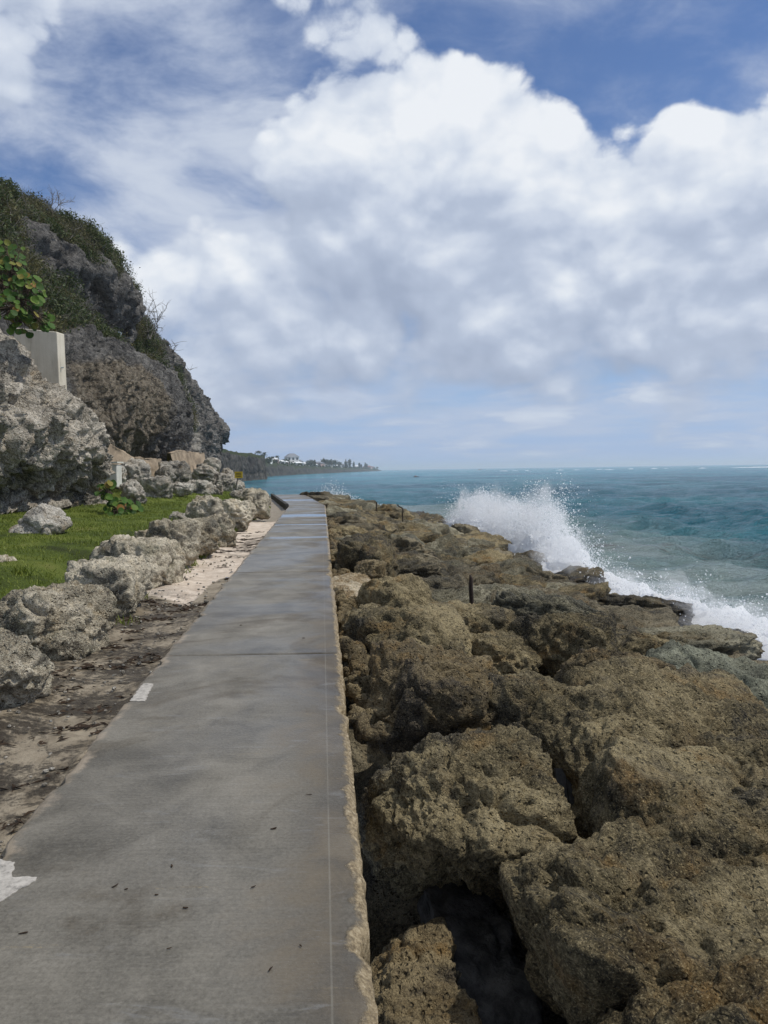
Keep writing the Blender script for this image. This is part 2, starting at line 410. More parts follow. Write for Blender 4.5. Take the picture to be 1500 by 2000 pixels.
def simple(name, col, rough=.8, spec=.3, var=.25, scale=6.0, bump=.0, bscale=40, **kw):
    m, N = material(name); p = N.pos()
    a = N.noise(p, scale, 6, .65)
    c = N.mix(N.mapr(a, .3, .7), tuple(x*(1-var) for x in col), tuple(min(1, x*(1+var)) for x in col))
    nr = N.bump(N.noise(p, bscale, 6, .6), 1.0, bump) if bump else None
    finish(N, c, rough, nr, spec, **kw); return m

def concrete_material():
    m, N = material('damp_concrete'); p = N.pos()
    e = N.attr('edge'); le = N.attr('ledge')      # metres from the right / left edge
    big = N.noise(p, .55, 5, .6, .4); mid = N.noise(p, 2.3, 6, .65, .5); fine = N.noise(p, 60, 4, .7)
    brush = N.noise(N.scalev(p, (2.0, 70.0, 1)), 1.0, 4, .65)
    t = N.math('ADD', N.math('MULTIPLY', big, .44), N.math('ADD', N.math('MULTIPLY', mid, .40), N.math('ADD', N.math('MULTIPLY', brush, .11), N.math('MULTIPLY', fine, .27))))
    col = N.ramp(t, [(.44, (.044, .039, .030)), (.535, (.094, .085, .067)), (.64, (.160, .146, .118)), (.8, (.26, .24, .20))])
    # damp, browner band along the sea edge and algae
    dm = N.mapr(N.math('SUBTRACT', e, N.math('MULTIPLY', N.math('SUBTRACT', mid, .5), 1.5)), .50, .02)
    col = N.mix(N.math('MULTIPLY', dm, .72), col, N.mix(N.mapr(mid, .35, .65), (.040, .029, .019), (.115, .090, .056)))
    sg = N.mapr(N.noise(N.vm('ADD', p, (4, 9, 0)), .85, 7, .66, .9), .50, .64)
    col = N.mix(N.math('MULTIPLY', sg, .75), col, N.mix(1.0, col, (.56, .51, .44), 'MULTIPLY'))
    ag = N.mapr(N.vor(p, 95.0), .16, .06)
    col = N.mix(N.math('MULTIPLY', ag, N.mapr(mid, .35, .65, .1, .6)), col, (.26, .25, .22))
    # pale efflorescence and scuffs
    sc = N.math('MULTIPLY', N.mapr(N.noise(N.scalev(p, (.6, 2.2, 1)), 3.0, 9, .75, .8), .57, .70), .55)
    col = N.mix(sc, col, (.20, .197, .187))
    # ochre run marks across the slab
    oc = N.math('MULTIPLY', N.mapr(N.noise(N.scalev(p, (.7, 9.0, 1)), 1.3, 7, .7, .3), .645, .70), N.mapr(fine, .40, .62))
    col = N.mix(N.math('MULTIPLY', oc, .6), col, (.22, .17, .09))
    # crumbling ochre rim
    em = N.mapr(N.math('ADD', e, N.math('MULTIPLY', N.math('SUBTRACT', N.noise(p, 9, 6, .7), .5), .16)), .055, .02)
    rim = N.ramp(N.noise(p, 45, 6, .75), [(.36, (.10, .075, .042)), (.52, (.26, .20, .115)), (.68, (.46, .385, .26))])
    col = N.mix(em, col, rim)
    # sand blown over the landward edge
    lm = N.mapr(N.math('ADD', le, N.math('MULTIPLY', N.math('SUBTRACT', N.noise(p, 4.5, 7, .7), .5), .36)), .07, -.02)
    col = N.mix(N.math('MULTIPLY', lm, .8), col, (.33, .27, .20))
    # shoulder line left by the form board
    ln = N.math('MULTIPLY', N.mapr(N.math('ABSOLUTE', N.math('SUBTRACT', N.attr('line'), .135)), .005, .0015), N.mapr(mid, .3, .6, .25, .8))
    col = N.mix(N.math('MULTIPLY', ln, .7), col, (.20, .185, .15))
    pd = N.attr('puddle')
    pm = N.mapr(N.math('ADD', pd, N.math('MULTIPLY', N.math('SUBTRACT', N.noise(N.scalev(p, (.6, 2.4, 1)), 1.6, 5, .6), .5), 1.3)), .42, .78)
    col = N.mix(pm, col, N.mix(1.0, col, (.55, .55, .55), 'MULTIPLY'))
    wet = N.mapr(big, .42, .60, .30, .62)
    rough = N.math('SUBTRACT', wet, N.math('MULTIPLY', pm, .48), clamp=True)
    h = N.math('ADD', N.math('MULTIPLY', brush, .3), N.math('ADD', N.math('MULTIPLY', fine, .7), N.math('MULTIPLY', em, N.math('MULTIPLY', N.noise(p, 35, 6, .7), 4.0))))
    bd = N.math('MULTIPLY', N.math('SUBTRACT', 1.0, pm), .75)
    finish(N, col, rough, N.bump(h, bd, .005), .33)
    return m
M['concrete'] = concrete_material()

def sand_material():
    m, N = material('coral_sand'); p = N.pos()
    wetA = N.attr('wet'); fine = N.noise(p, 130, 3, .7); mid = N.noise(p, 5.0, 6, .65, .5)
    dry = N.mix(N.mapr(N.math('ADD', N.math('MULTIPLY', mid, .6), N.math('MULTIPLY', fine, .4)), .36, .64), (.42, .335, .255), (.66, .57, .465))
    wetc = N.mix(N.mapr(mid, .34, .66), (.165, .132, .088), (.30, .250, .178))
    wm = N.mapr(N.math('ADD', wetA, N.math('MULTIPLY', N.math('SUBTRACT', N.noise(p, 2.4, 6, .65), .5), .8)), .4, .6)
    col = N.mix(wm, dry, wetc)
    # matted seaweed litter soaked into the wet sand, drawn out along the strip
    rp = N.n('ShaderNodeVectorRotate', rotation_type='Z_AXIS'); N.put(rp.inputs['Vector'], p); rp.inputs['Angle'].default_value = .35
    q = N.scalev(rp.outputs[0], (1.0, 1.45, 1))
    wd = N.math('ADD', N.math('MULTIPLY', N.noise(q, 1.6, 5, .62, .3), .50), N.math('MULTIPLY', N.noise(q, 13.0, 9, .82, .2), .55))
    wdm = N.math('MULTIPLY', N.mapr(wd, .50, .60), N.attr('weed'))
    col = N.mix(N.math('MULTIPLY', wdm, .93), col, N.mix(N.mapr(fine, .35, .65), (.016, .012, .008), (.055, .040, .024)))
    rough = N.mapr(wm, 0, 1, .9, .55, False)
    h = N.math('ADD', N.math('ADD', N.math('MULTIPLY', fine, .5), N.noise(p, 22, 6, .65)), N.math('MULTIPLY', wdm, 1.4))
    finish(N, col, rough, N.bump(h, .8, .014), .3)
    return m
M['sand'] = sand_material()

def grass_ground():
    m, N = material('lawn_ground'); p = N.pos()
    a = N.noise(p, .9, 5, .6, .4); f = N.noise(p, 45, 5, .75)
    t = N.math('ADD', N.math('MULTIPLY', a, .6), N.math('MULTIPLY', f, .45))
    col = N.ramp(t, [(.40, (.040, .050, .012)), (.50, (.090, .125, .020)), (.60, (.16, .19, .034)), (.70, (.24, .21, .085))])
    finish(N, col, .9, N.bump(N.math('ADD', f, N.noise(p, 12, 4, .6)), 1.0, .05), .15)
    return m
M['lawn'] = grass_ground()

def leaf_material(name, c1, c2, c3, scale=1.0, trans=.25):
    m, N = material(name); p = N.pos()
    r = N.attr('rnd'); a = N.noise(p, scale, 4, .6)
    t = N.math('ADD', N.math('MULTIPLY', r, .55), N.math('MULTIPLY', a, .45))
    col = N.ramp(t, [(.18, c1), (.5, c2), (.8, c3)])
    finish(N, col, .6, None, .3)
    tb = N.n('ShaderNodeBsdfTranslucent'); N.put(tb.inputs[0], col)
    mx = N.n('ShaderNodeMixShader'); mx.inputs[0].default_value = trans
    N.t.links.new(N.b.outputs[0], mx.inputs[1]); N.t.links.new(tb.outputs[0], mx.inputs[2]); N.t.links.new(mx.outputs[0], N.out.inputs[0])
    return m
M['blades'] = leaf_material('grass_blades', (.085, .118, .014), (.155, .20, .025), (.24, .265, .05), .8)
M['shrub'] = leaf_material('slope_shrub_leaves', (.016, .026, .009), (.052, .078, .022), (.14, .155, .052), .5)
M['shrub_warm'] = leaf_material('slope_shrub_olive', (.035, .036, .013), (.10, .098, .034), (.20, .175, .07), .5)
M['drygrass'] = leaf_material('dry_grass', (.07, .065, .035), (.13, .12, .06), (.21, .19, .10), .5)
M['tree_leaf'] = leaf_material('far_tree_leaves', (.022, .036, .016), (.05, .072, .03), (.09, .11, .05), .1)

def seagrape_leaf():
    m, N = material('sea_grape_leaf'); p = N.pos()
    r = N.n('ShaderNodeObjectInfo').outputs['Random']
    col = N.ramp(r, [(.0, (.030, .075, .012)), (.45, (.055, .125, .018)), (.75, (.115, .185, .028)), (.88, (.20, .20, .04)), (1.0, (.28, .12, .035))])
    col = N.mix(N.mapr(N.noise(p, 14, 4, .6), .5, .8, 0, .5), col, (.17, .10, .03))
    finish(N, col, .6, N.bump(N.noise(p, 30, 3, .5), .5, .01), .2)
    tb = N.n('ShaderNodeBsdfTranslucent'); N.put(tb.inputs[0], col)
    mx = N.n('ShaderNodeMixShader'); mx.inputs[0].default_value = .25
    N.t.links.new(N.b.outputs[0], mx.inputs[1]); N.t.links.new(tb.outputs[0], mx.inputs[2]); N.t.links.new(mx.outputs[0], N.out.inputs[0])
    return m
M['seagrape'] = seagrape_leaf()
M['twig'] = simple('dry_twigs', (.17, .155, .135), .9, .2)
M['darktwig'] = simple('brown_stems', (.075, .055, .038), .9, .2)
def stucco_material():
    m, N = material('cream_stucco'); p = N.pos()
    st = N.noise(N.scalev(p, (4.0, 4.0, .35)), 1.6, 7, .68, .3); a = N.noise(p, 1.3, 6, .65); f = N.noise(p, 60, 4, .6)
    col = N.ramp(N.math('ADD', N.math('MULTIPLY', st, .45), N.math('ADD', N.math('MULTIPLY', a, .4), N.math('MULTIPLY', f, .15))), [(.34, (.32, .28, .21)), (.46, (.54, .49, .385)), (.62, (.66, .61, .50))])
    finish(N, col, .92, N.bump(N.math('ADD', f, N.noise(p, 12, 5, .6)), .8, .006), .2); return m
M['stucco'] = stucco_material()
M['stucco2'] = simple('white_stucco', (.58, .57, .50), .9, .2, .14, 2.0, .004, 90)
M['render_tan'] = simple('tan_render', (.30, .235, .165), .92, .2, .38, 1.1, .03, 8)
M['rust'] = simple('rusted_iron', (.030, .020, .015), .85, .3, .4, 30, .004, 80)
M['wood'] = simple('weathered_plank', (.085, .082, .075), .9, .2, .3, 12, .004, 60)
M['block'] = simple('wet_dark_concrete', (.050, .047, .042), .8, .2, .65, 9, .03, 25)
M['paint'] = None
M['weed'] = simple('brown_seaweed', (.034, .021, .012), .8, .2, .5, 20)
M['yellow'] = simple('yellow_sign_paint', (.62, .43, .03), .6, .4, .12, 5)
M['black'] = simple('black_print', (.02, .02, .02), .7, .3, .1, 5)
M['plastic_black'] = simple('black_plastic', (.012, .013, .018), .35, .5, .2, 12)
M['panel_white'] = simple('bluish_white_panel', (.55, .63, .68), .5, .4, .08, 4)
M['house_white'] = simple('white_house_wall', (.72, .70, .66), .85, .3, .06, .1)
M['house_grey'] = simple('grey_house_wall', (.42, .42, .42), .85, .3, .1, .1)
M['house_pink'] = simple('pink_house_wall', (.48, .33, .29), .85, .3, .1, .1)
M['roof_white'] = simple('white_roof', (.80, .80, .78), .7, .3, .05, .1)
M['roof_grey'] = simple('grey_roof', (.20, .21, .23), .7, .3, .1, .1)
M['roof_red'] = simple('red_roof', (.30, .13, .10), .8, .3, .1, .1)
M['win'] = simple('dark_window', (.03, .04, .05), .2, .5, .1, 1)
M['hull'] = simple('dark_boat_hull', (.05, .035, .03), .5, .4, .1, 1)

def paint_material():
    m, N = material('white_road_paint'); p = N.pos()
    f = N.noise(p, 30, 6, .75); b = N.noise(N.scalev(p, (1, 2.5, 1)), 9, 8, .75)
    w = N.mapr(N.math('ADD', N.math('MULTIPLY', f, .5), N.math('MULTIPLY', b, .5)), .36, .47)
    finish(N, N.mix(w, (.13, .125, .115), N.mix(N.mapr(f, .3, .7), (.27, .25, .22), (.46, .43, .38))), .7, N.bump(f, .6, .004), .3)
    return m
M['paint'] = paint_material()

def water_material():
    m, N = material('sea_water'); p = N.pos()
    sh = N.attr('shore'); fo = N.attr('foam'); dist = N.attr('dist')
    big = N.noise(N.scalev(p, (.5, 1.0, 1)), .035, 5, .6, .6); mid = N.noise(N.scalev(p, (.6, 1.3, 1)), .35, 5, .6)
    # body colour of the water over sand (shallow) and over deep bottom
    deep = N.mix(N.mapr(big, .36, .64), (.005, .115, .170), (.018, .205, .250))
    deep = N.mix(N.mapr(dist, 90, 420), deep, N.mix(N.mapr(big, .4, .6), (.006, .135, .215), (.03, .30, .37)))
    shal = N.mix(N.mapr(mid, .35, .65), (.20, .30, .28), (.36, .43, .39))
    k = N.mapr(N.math('ADD', sh, N.math('MULTIPLY', N.math('SUBTRACT', mid, .5), 5.0)), 3.5, 20.0)
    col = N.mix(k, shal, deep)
    wl = N.math('MULTIPLY', N.attr('weedline'), N.mapr(N.noise(N.scalev(p, (.7, 2, 1)), 1.1, 6, .7, .6), .45, .6))
    col = N.mix(N.math('MULTIPLY', wl, .7), col, (.10, .06, .035))
    # foam lace
    warp = N.vm('ADD', p, N.vm('SCALE', N.noise(p, .9, 4, .6, out=1), .9))
    lace = N.mapr(N.vor(warp, 1.6, 'DISTANCE_TO_EDGE'), .0, .14, 1, 0)
    lace2 = N.mapr(N.vor(warp, 4.5, 'DISTANCE_TO_EDGE'), .0, .16, 1, 0)
    fn = N.noise(p, 1.3, 7, .7, .5)
    ff = N.math('ADD', fo, N.math('MULTIPLY', N.math('SUBTRACT', fn, .5), 1.1))
    fm = N.math('MAXIMUM', N.mapr(ff, .62, .85), N.math('MULTIPLY', N.mapr(ff, .30, .7), N.math('MAXIMUM', lace, N.math('MULTIPLY', lace2, .8))))
    col = N.mix(fm, col, (.80, .83, .83))
    h1 = N.noise(N.scalev(p, (1.0, 1.25, 1)), 1.0, 7, .64, .4)
    h2 = N.noise(N.scalev(p, (1.1, 1.3, 1)), 5.0, 5, .6, .3)
    h3 = N.noise(N.scalev(p, (.5, 1.3, 1)), .22, 4, .6, .3)
    n1 = N.bump(h3, 1.0, 1.6)
    n2 = N.bump(h1, 1.0, 1.8, n1)
    n3 = N.bump(h2, .9, .16, n2)
    rough = N.mapr(fm, 0, 1, .12, .8, False)
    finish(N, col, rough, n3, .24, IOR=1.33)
    return m
M['water'] = water_material()
def foam_material():
    m, N = material('sea_foam')
    finish(N, (.94, .95, .96), .8, None, .1)
    tb = N.n('ShaderNodeBsdfTranslucent'); tb.inputs[0].default_value = (.95, .96, .97, 1)
    mx = N.n('ShaderNodeMixShader'); mx.inputs[0].default_value = .5
    N.t.links.new(N.b.outputs[0], mx.inputs[1]); N.t.links.new(tb.outputs[0], mx.inputs[2]); N.t.links.new(mx.outputs[0], N.out.inputs[0])
    return m
M['foam'] = foam_material()
def puddle_material():
    m, N = material('puddle_water'); p = N.pos()
    finish(N, (.10, .082, .058), .06, N.bump(N.noise(p, 9, 3, .5), .25, .01), .5, IOR=1.33)
    return m
M['puddle'] = puddle_material()

# ------------------------------------------------------------------ layout curves
SEA = -2.0
_R = [on(755, 2000), on(660, 1280), on(637, 1000)]
_L = [on(0, 1640), on(330, 1280), on(566, 986)]
def _fit(ps):
    a = np.array(ps); k = np.polyfit(a[:, 1], a[:, 0], 1); return k
KR, KL = _fit(_R), _fit(_L)
YK = 33.0                                       # where the path bends
def XR(y): y = np.asarray(y, float); return np.where(y < YK, KR[0]*y+KR[1], KR[0]*YK+KR[1]-.17*(y-YK))
def XL(y): y = np.asarray(y, float); return np.where(y < YK, KL[0]*y+KL[1], KL[0]*YK+KL[1]-.20*(y-YK))
def shoreX(y):                                  # where rock meets water
    y = np.asarray(y, float); return 5.95-.092*(y-13)+.35*np.sin(y*.55)+.2*np.sin(y*1.7+1)-.0022*np.maximum(y-30, 0)**2
def rev_top(u, y):                              # general level of the revetment, u metres seaward of the path
    return -.16 - .165*u - .5*sstep(u, 6.0, 9.0)

# ------------------------------------------------------------------ ground sheet (sand), reaching inland and under everything
def ground():
    ys = np.concatenate([np.linspace(-6, 2, 10), np.linspace(2.1, 16, 200), np.linspace(16.2, 60, 130), np.linspace(62, 130, 20)])
    us = np.concatenate([[-70, -50, -35, -25, -18, -14], np.linspace(-12, -3.2, 24), np.linspace(-3, .12, 90)])
    Y, U = np.meshgrid(ys, us, indexing='ij'); X = XL(Y) + U
    Xf, Yf, Uf = X.ravel(), Y.ravel(), U.ravel()
    base = -.045 - .05*sstep(Yf, 4, 14) - .10*sstep(Yf, 22, 32) - .5*sstep(Yf, 46, 60) - 2.6*sstep(Yf, 58, 75)*sstep(Uf, -14, -4)
    base -= .035*np.exp(-((Uf+.45)/.30)**2)
    z = base + .022*fbm(P2(Xf*1.3, Yf*1.0), 4) + .010*fbm(P2(Xf*7, Yf*7), 3)
    z += .05*sstep(Uf, -.12, .02)*sstep(fbm(P2(Xf*2, Yf*1.1), 3), -.1, .5)
    z = np.where(Uf > .03, z-.2, z)
    wet = sstep(Yf + 1.2*(Uf+.5), 10.2, 8.4); wet = np.maximum(wet, .9*sstep(Uf, -.45, -.15)*sstep(Yf, 12.5, 10.5)); wet = np.maximum(wet, sstep(Yf, 21, 27)*.8)
    weed = sstep(Yf + .9*(Uf+.5), 11.0, 8.2)*sstep(Uf, -1.7, -1.0)
    weed = np.maximum(weed, .95*sstep(Yf, 13.5, 15.5)*sstep(Yf, 20, 18)*sstep(Uf, -.75, -.25))
    weed = np.maximum(weed, .12*sstep(Yf, 10, 12)*sstep(Yf, 22, 20))
    o = mk('ground', np.stack([Xf, Yf, z], 1), gridF(len(ys), len(us))[:, ::-1], M['sand'], attrs={'wet': wet, 'weed': weed})
    tag(o, kind='structure')
ground()

def lawn_z(X, Y):
    u = XL(Y) - 1.35 - X                        # metres landward of the boulder row
    return .16 + .30*sstep(u, 0, 1.6) + .035*np.maximum(u-1.5, 0) + .05*fbm(P2(X*.7, Y*.5), 3) + .25*sstep(Y, 20, 30)*sstep(u, 1, 5)
def lawn_edge(Y): return .10*np.sin(Y*1.3)+.06*np.sin(Y*3.1)
def lawn():
    ys = np.linspace(4.0, 50, 260); us = np.linspace(0, 9.5, 70)
    Y, U = np.meshgrid(ys, us, indexing='ij'); X = XL(Y) - 1.35 - U + lawn_edge(Y)
    Xf, Yf = X.ravel(), Y.ravel(); z = lawn_z(Xf, Yf) - .5*sstep(U.ravel(), .25, 0)
    z += .02*fbm(P2(Xf*5, Yf*5), 3)
    o = mk('lawn', np.stack([Xf, Yf, z], 1), gridF(len(ys), len(us)), M['lawn']); tag(o, kind='structure')
    rs = np.random.RandomState(3); n = 112000
    y = 5.0 + (rs.rand(n)**1.7)*40; u = rs.rand(n)*7.2
    x = XL(y) - 1.38 - u + lawn_edge(y)
    keep = rs.rand(n) < .12+.88*sstep(fbm(P2(x*1.1, y*1.1), 3), -.55, .15)
    x, y = x[keep], y[keep]; n = len(x); zz = lawn_z(x, y) - .01
    sc = 1.0 + y/16.0
    h = (.016 + .026*rs.rand(n))*np.minimum(sc, 2.0); a = rs.rand(n)*6.283; w = .0045*sc; ln = rs.normal(0, .45, (n, 2))*h[:, None]
    B = np.stack([x, y, zz], 1); t = np.stack([np.cos(a)*w, np.sin(a)*w, 0*w], 1)
    V = np.stack([B-t, B+t, B+np.stack([ln[:, 0], ln[:, 1], h], 1)], 1).reshape(-1, 3)
    # longer tufts at the feet of the boulders
    m = 2600; cy = np.repeat(5.5+30*rs.rand(100)**1.4, 26); cu = np.repeat(rs.choice([-1.02, -1.1, -1.75, -2.0, -2.3], 100)+rs.normal(0, .1, 100), 26)
    ty = cy+rs.normal(0, .07, m); tx = XL(ty)+cu+rs.normal(0, .06, m); tz = np.where(cu > -1.3, -.10, lawn_z(tx, ty)); hh = rs.uniform(.07, .20, m)
    B2 = np.stack([tx, ty, tz-.01], 1); a2 = rs.rand(m)*6.28; t2 = np.stack([np.cos(a2), np.sin(a2), 0*a2], 1)*.006*(1+ty[:, None]/16); l2 = rs.normal(0, .4, (m, 2))*hh[:, None]
    V = np.concatenate([V, np.stack([B2-t2, B2+t2, B2+np.stack([l2[:, 0], l2[:, 1], hh], 1)], 1).reshape(-1, 3)]); n += m
    g = mk('grass', V, np.arange(3*n).reshape(-1, 3), M['blades'], smooth=False, attrs={'rnd': np.repeat(rs.rand(n), 3)})
    tag(g, 'short green turf on the bank below the cliff', 'grass', kind='stuff')
lawn()

# ------------------------------------------------------------------ concrete path, slab by slab
def path():
    root = bpy.data.objects.new('path', None); COL.objects.link(root); tag(root, kind='structure'); root['label'] = 'damp grey concrete seaside path running along the rocks'
    joints = [-3.9, 1.15, 6.2, 11.3, 16.4, 21.6, 26.8, YK]
    ends = []
    for i in range(len(joints)-1): ends.append((joints[i], joints[i+1]))
    ends += [(YK, 40.0), (40.0, 49.0)]
    rs = np.random.RandomState(5)
    for k, (a, b) in enumerate(ends):
        near = k <= 3
        ny = 170 if near else 50; nx = 56 if near else 30
        g = .006
        t = np.linspace(0, 1, ny); ys = a+g+(b-a-2*g)*t
        s = np.linspace(0, 1, nx); s = np.where(s > .5, 1-.5*(2*(1-s))**1.5, .5*(2*s)**1.3)
        Y, S = np.meshgrid(ys, s, indexing='ij'); Yf, Sf = Y.ravel(), S.ravel()
        yy = ys
        er = .018*fbm(P2(yy*3.1, yy*0+3), 4) + .012*np.minimum(fbm(P2(yy*13, yy*0+8), 3), .2) - .05*sstep(fbm(P2(yy*1.4, yy*0+21), 3), .28, .6)
        el = .03*fbm(P2(yy*1.7, yy*0+13), 4) + .035*sstep(fbm(P2(yy*2.3, yy*0+33), 3), .15, .5)
        xr = XR(yy)+er; xl = XL(yy)+el
        W = (xr-xl)
        X = (xl[:, None]+W[:, None]*s[None]).ravel()
        e = ((1-S)*W[:, None]).ravel(); le = (S*W[:, None]).ravel(); lin = XR(Yf)-X
        z = .0025*fbm(P2(X*1.2, Yf*1.2), 3) + rs.uniform(-.002, .002)
        z = z - .035*sstep(e, .05, 0)*(.5+.5*fbm(P2(X*18, Yf*18), 3)) - .012*sstep(e, .03, 0) - .012*sstep(le, .03, 0)
        jd = np.minimum(Yf-a, b-Yf); z = z - .008*sstep(jd, .018, .004)
        V = np.stack([X, Yf, z], 1)
        # skirts
        def skirt(idx, dz, dx=0):
            v = V[idx].copy(); v[:, 2] -= dz; v[:, 0] += dx + .02*perlin(v*7); return v
        top = np.arange(ny*nx).reshape(ny, nx); VV = [V]; F = [gridF(ny, nx)]; nb = len(V)
        ring = np.concatenate([top[:, 0], top[-1, 1:], top[::-1, -1][1:], top[0, ::-1][1:]])
        prev = ring
        for dz in (.07, .18, .42):
            v = skirt(ring, dz); idx = np.arange(nb, nb+len(ring)); VV.append(v); nb += len(ring)
            F.append(np.stack([prev[:-1], idx[:-1], idx[1:], prev[1:]], 1)[:, ::-1]); prev = idx
        V2 = np.concatenate(VV); n2 = len(V2)-len(V)
        pud = np.zeros(len(V))
        for yc, wd in ((17.2, .35), (21.4, .45), (25.6, 1.0), (39.5, 1.6)):
            pud = np.maximum(pud, np.exp(-((Yf-yc)/wd)**2))
        pud = np.maximum(pud, .45*np.exp(-((Yf-4.6)/.35)**2)*sstep(e, .5, .15))
        A = lambda q, f: np.concatenate([q, np.full(n2, f)])
        ed = A(e, 0.0); ed[len(V):] = np.tile(e[ring], 3)*1.0 + 0.0
        lg = A(le, 1.0)
        o = mk('slab', V2, F, M['concrete'], root, attrs={'edge': ed, 'ledge': lg, 'puddle': A(pud, 0), 'line': A(lin, 9.0)})
    # dark bed that shows in the joints
    ys = np.linspace(-3.9, 49, 60); V = np.concatenate([np.stack([XL(ys)+.15, ys, ys*0-.045], 1), np.stack([XR(ys)-.15, ys, ys*0-.045], 1)])
    i = np.arange(59); mk('bedding', V, np.stack([i, i+1, i+61, i+60], 1)[:, ::-1], M['block'], root)
    # low kerb on the landward side past the bend
    mb = MB(); ys = np.linspace(33.2, 49, 24)
    for a, b in zip(ys[:-1], ys[1:]):
        pa = np.array([float(XL(a))-.09, a, .02]); pb = np.array([float(XL(b))-.09, b, .02]); c = (pa+pb)/2; dlt = pb-pa
        mb.box(c-[0, 0, .12], (.16, np.linalg.norm(dlt)*.995, .34), Matrix.Rotation(-math.atan2(dlt[0], dlt[1]), 3, 'Z'))
    mb.build('kerb', M['block'], root)
    # worn white paint
    def patch(pxs, seed, n=26):
        pts = np.array([on(x, y, 0)[:2] for x, y in pxs]); rs = np.random.RandomState(seed); out = []
        for i in range(len(pts)):
            a, b = pts[i], pts[(i+1) % len(pts)]; L = np.linalg.norm(b-a); m = max(2, int(L/.012))
            tt = np.arange(m)/m; q = a+(b-a)*tt[:, None]; nrm = np.array([-(b-a)[1], (b-a)[0]])/L
            q = q + nrm*(.009*fbm(np.stack([q[:, 0]*30, q[:, 1]*30, q[:, 0]*0+seed], 1), 3))[:, None]; out.append(q)
        return np.concatenate(out)
    for seed, pxs in ((1, [(254, 1370), (283, 1371), (300, 1337), (280, 1336)]),
                      (2, [(-70, 1672), (30, 1686), (24, 1716), (70, 1716), (70, 1724), (44, 1737), (0, 1763), (-60, 1800)])):
        q = patch(pxs, seed); c = q.mean(0); n = len(q)
        V = np.concatenate([np.c_[q, np.full(n, .0062)], [[c[0], c[1], .0064]], np.c_[q, np.full(n, .002)]])
        i = np.arange(n); j = (i+1) % n
        F = np.stack([i, j, np.full(n, n)], 1); F2 = np.stack([i, i+n+1, j+n+1, j], 1)
        # orient upward
        if np.cross(q[1]-q[0], c-q[0]) < 0: F = F[:, ::-1]
        mk('paint_mark', V, [F, F2], M['paint'], root, smooth=False)
    # curled seaweed scraps dropped on the path
    spots = [(490, 1733), (325, 1853), (357, 1772), (250, 1735), (218, 1733), (610, 1551), (540, 1616), (302, 1747), (585, 1845), (335, 1693), (525, 1897), (468, 1221), (590, 1246), (55, 1820)]
    for k, (x, y) in enumerate(spots):
        p0 = on(x, y, .007); rs = np.random.RandomState(k+40); L = rs.uniform(.012, .035); a0 = rs.rand()*6.28; cv = rs.uniform(-60, 60)
        pts = []; p = p0.copy(); a = a0
        for j in range(6):
            pts.append(p.copy()); p = p+np.array([math.cos(a), math.sin(a), 0])*L/5; a += cv*L/5
        m = MB(); m.tube(pts, np.array([.5, 1, 1, .9, .8, .4])*rs.uniform(.0018, .0045), 5)
        o = m.build('seaweed_scrap', M['weed']); tag(o, 'tiny dark seaweed scrap lying on the concrete path', 'seaweed', 'seaweed scraps on the path')
path()

# ------------------------------------------------------------------ seaweed drifted on the sand: thousands of strands
def weed_litter():
    rs = np.random.RandomState(8); mb_v = []; n = 0
    N = 11000
    y = 2.3 + 18*rs.rand(N)**1.5; u = -1.15*rs.rand(N)-.02; x = XL(y)+u
    q = np.stack([x*1.0+y*.3, y*2.0-x*.6, 0*x], 1)
    keep = fbm(q*1.3+3, 4, .6) > np.where(y < 9.5, .10, np.where(y < 14, .70, .30)) + .5*rs.rand(N)**2
    x, y = x[keep], y[keep]; N = len(x)
    Lh = rs.uniform(.012, .045, N)*(1+y/14); a = rs.normal(.3, .7, N)+math.pi*(rs.rand(N) < .5); w = rs.uniform(.0012, .0034, N)*(1+y/9)
    z = -.045-.05*sstep(y, 4, 14)+.022*fbm(P2(x*1.3, y), 4)-.035*np.exp(-(((x-XL(y))+.45)/.30)**2) + .006
    c = np.stack([x, y, z], 1); d = np.stack([np.cos(a), np.sin(a), rs.normal(0, .12, N)], 1); nn = np.stack([-np.sin(a), np.cos(a), 0*a], 1)
    V = np.stack([c-d*Lh[:, None]-nn*w[:, None], c-nn*0+np.array([0, 0, 1])*(w*2.2)[:, None]+nn*(Lh*.3*rs.normal(0, 1, N))[:, None], c+d*Lh[:, None], c-d*Lh[:, None]*.2+nn*w[:, None]*1.8], 1).reshape(-1, 3)
    i = np.arange(N)*4; F = np.concatenate([np.stack([i, i+2, i+1], 1), np.stack([i, i+1, i+3], 1), np.stack([i+3, i+1, i+2], 1)])
    o = mk('seaweed_litter', V, F, M['weed'], smooth=False); tag(o, 'dark brown seaweed strewn over the sand strip', 'seaweed', kind='stuff')
weed_litter()
def sand_pebbles():
    rs = np.random.RandomState(18); U, Q = cubesphere(2); Vs = []; Fs = []; n = 0
    for k in range(420):
        y = 2.4+12*rs.rand()**1.5; u = -1.2*rs.rand(); r = rs.uniform(.004, .015)*(1+y/14)
        z = -.045-.05*float(sstep(np.array(y), 4, 14))-.10*float(sstep(np.array(y), 22, 32))
        V = U*r*rs.uniform(.6, 1.3, 3)*np.array([1, 1, .7])+[float(XL(y))+u, y, z]
        Vs.append(V); Fs.append(Q+n); n += len(V)
    o = mk('pebbles', np.concatenate(Vs), np.concatenate(Fs), M['pale_rock']); tag(o, 'small pebbles and shell bits scattered on the sand strip', 'pebbles', kind='stuff')
sand_pebbles()

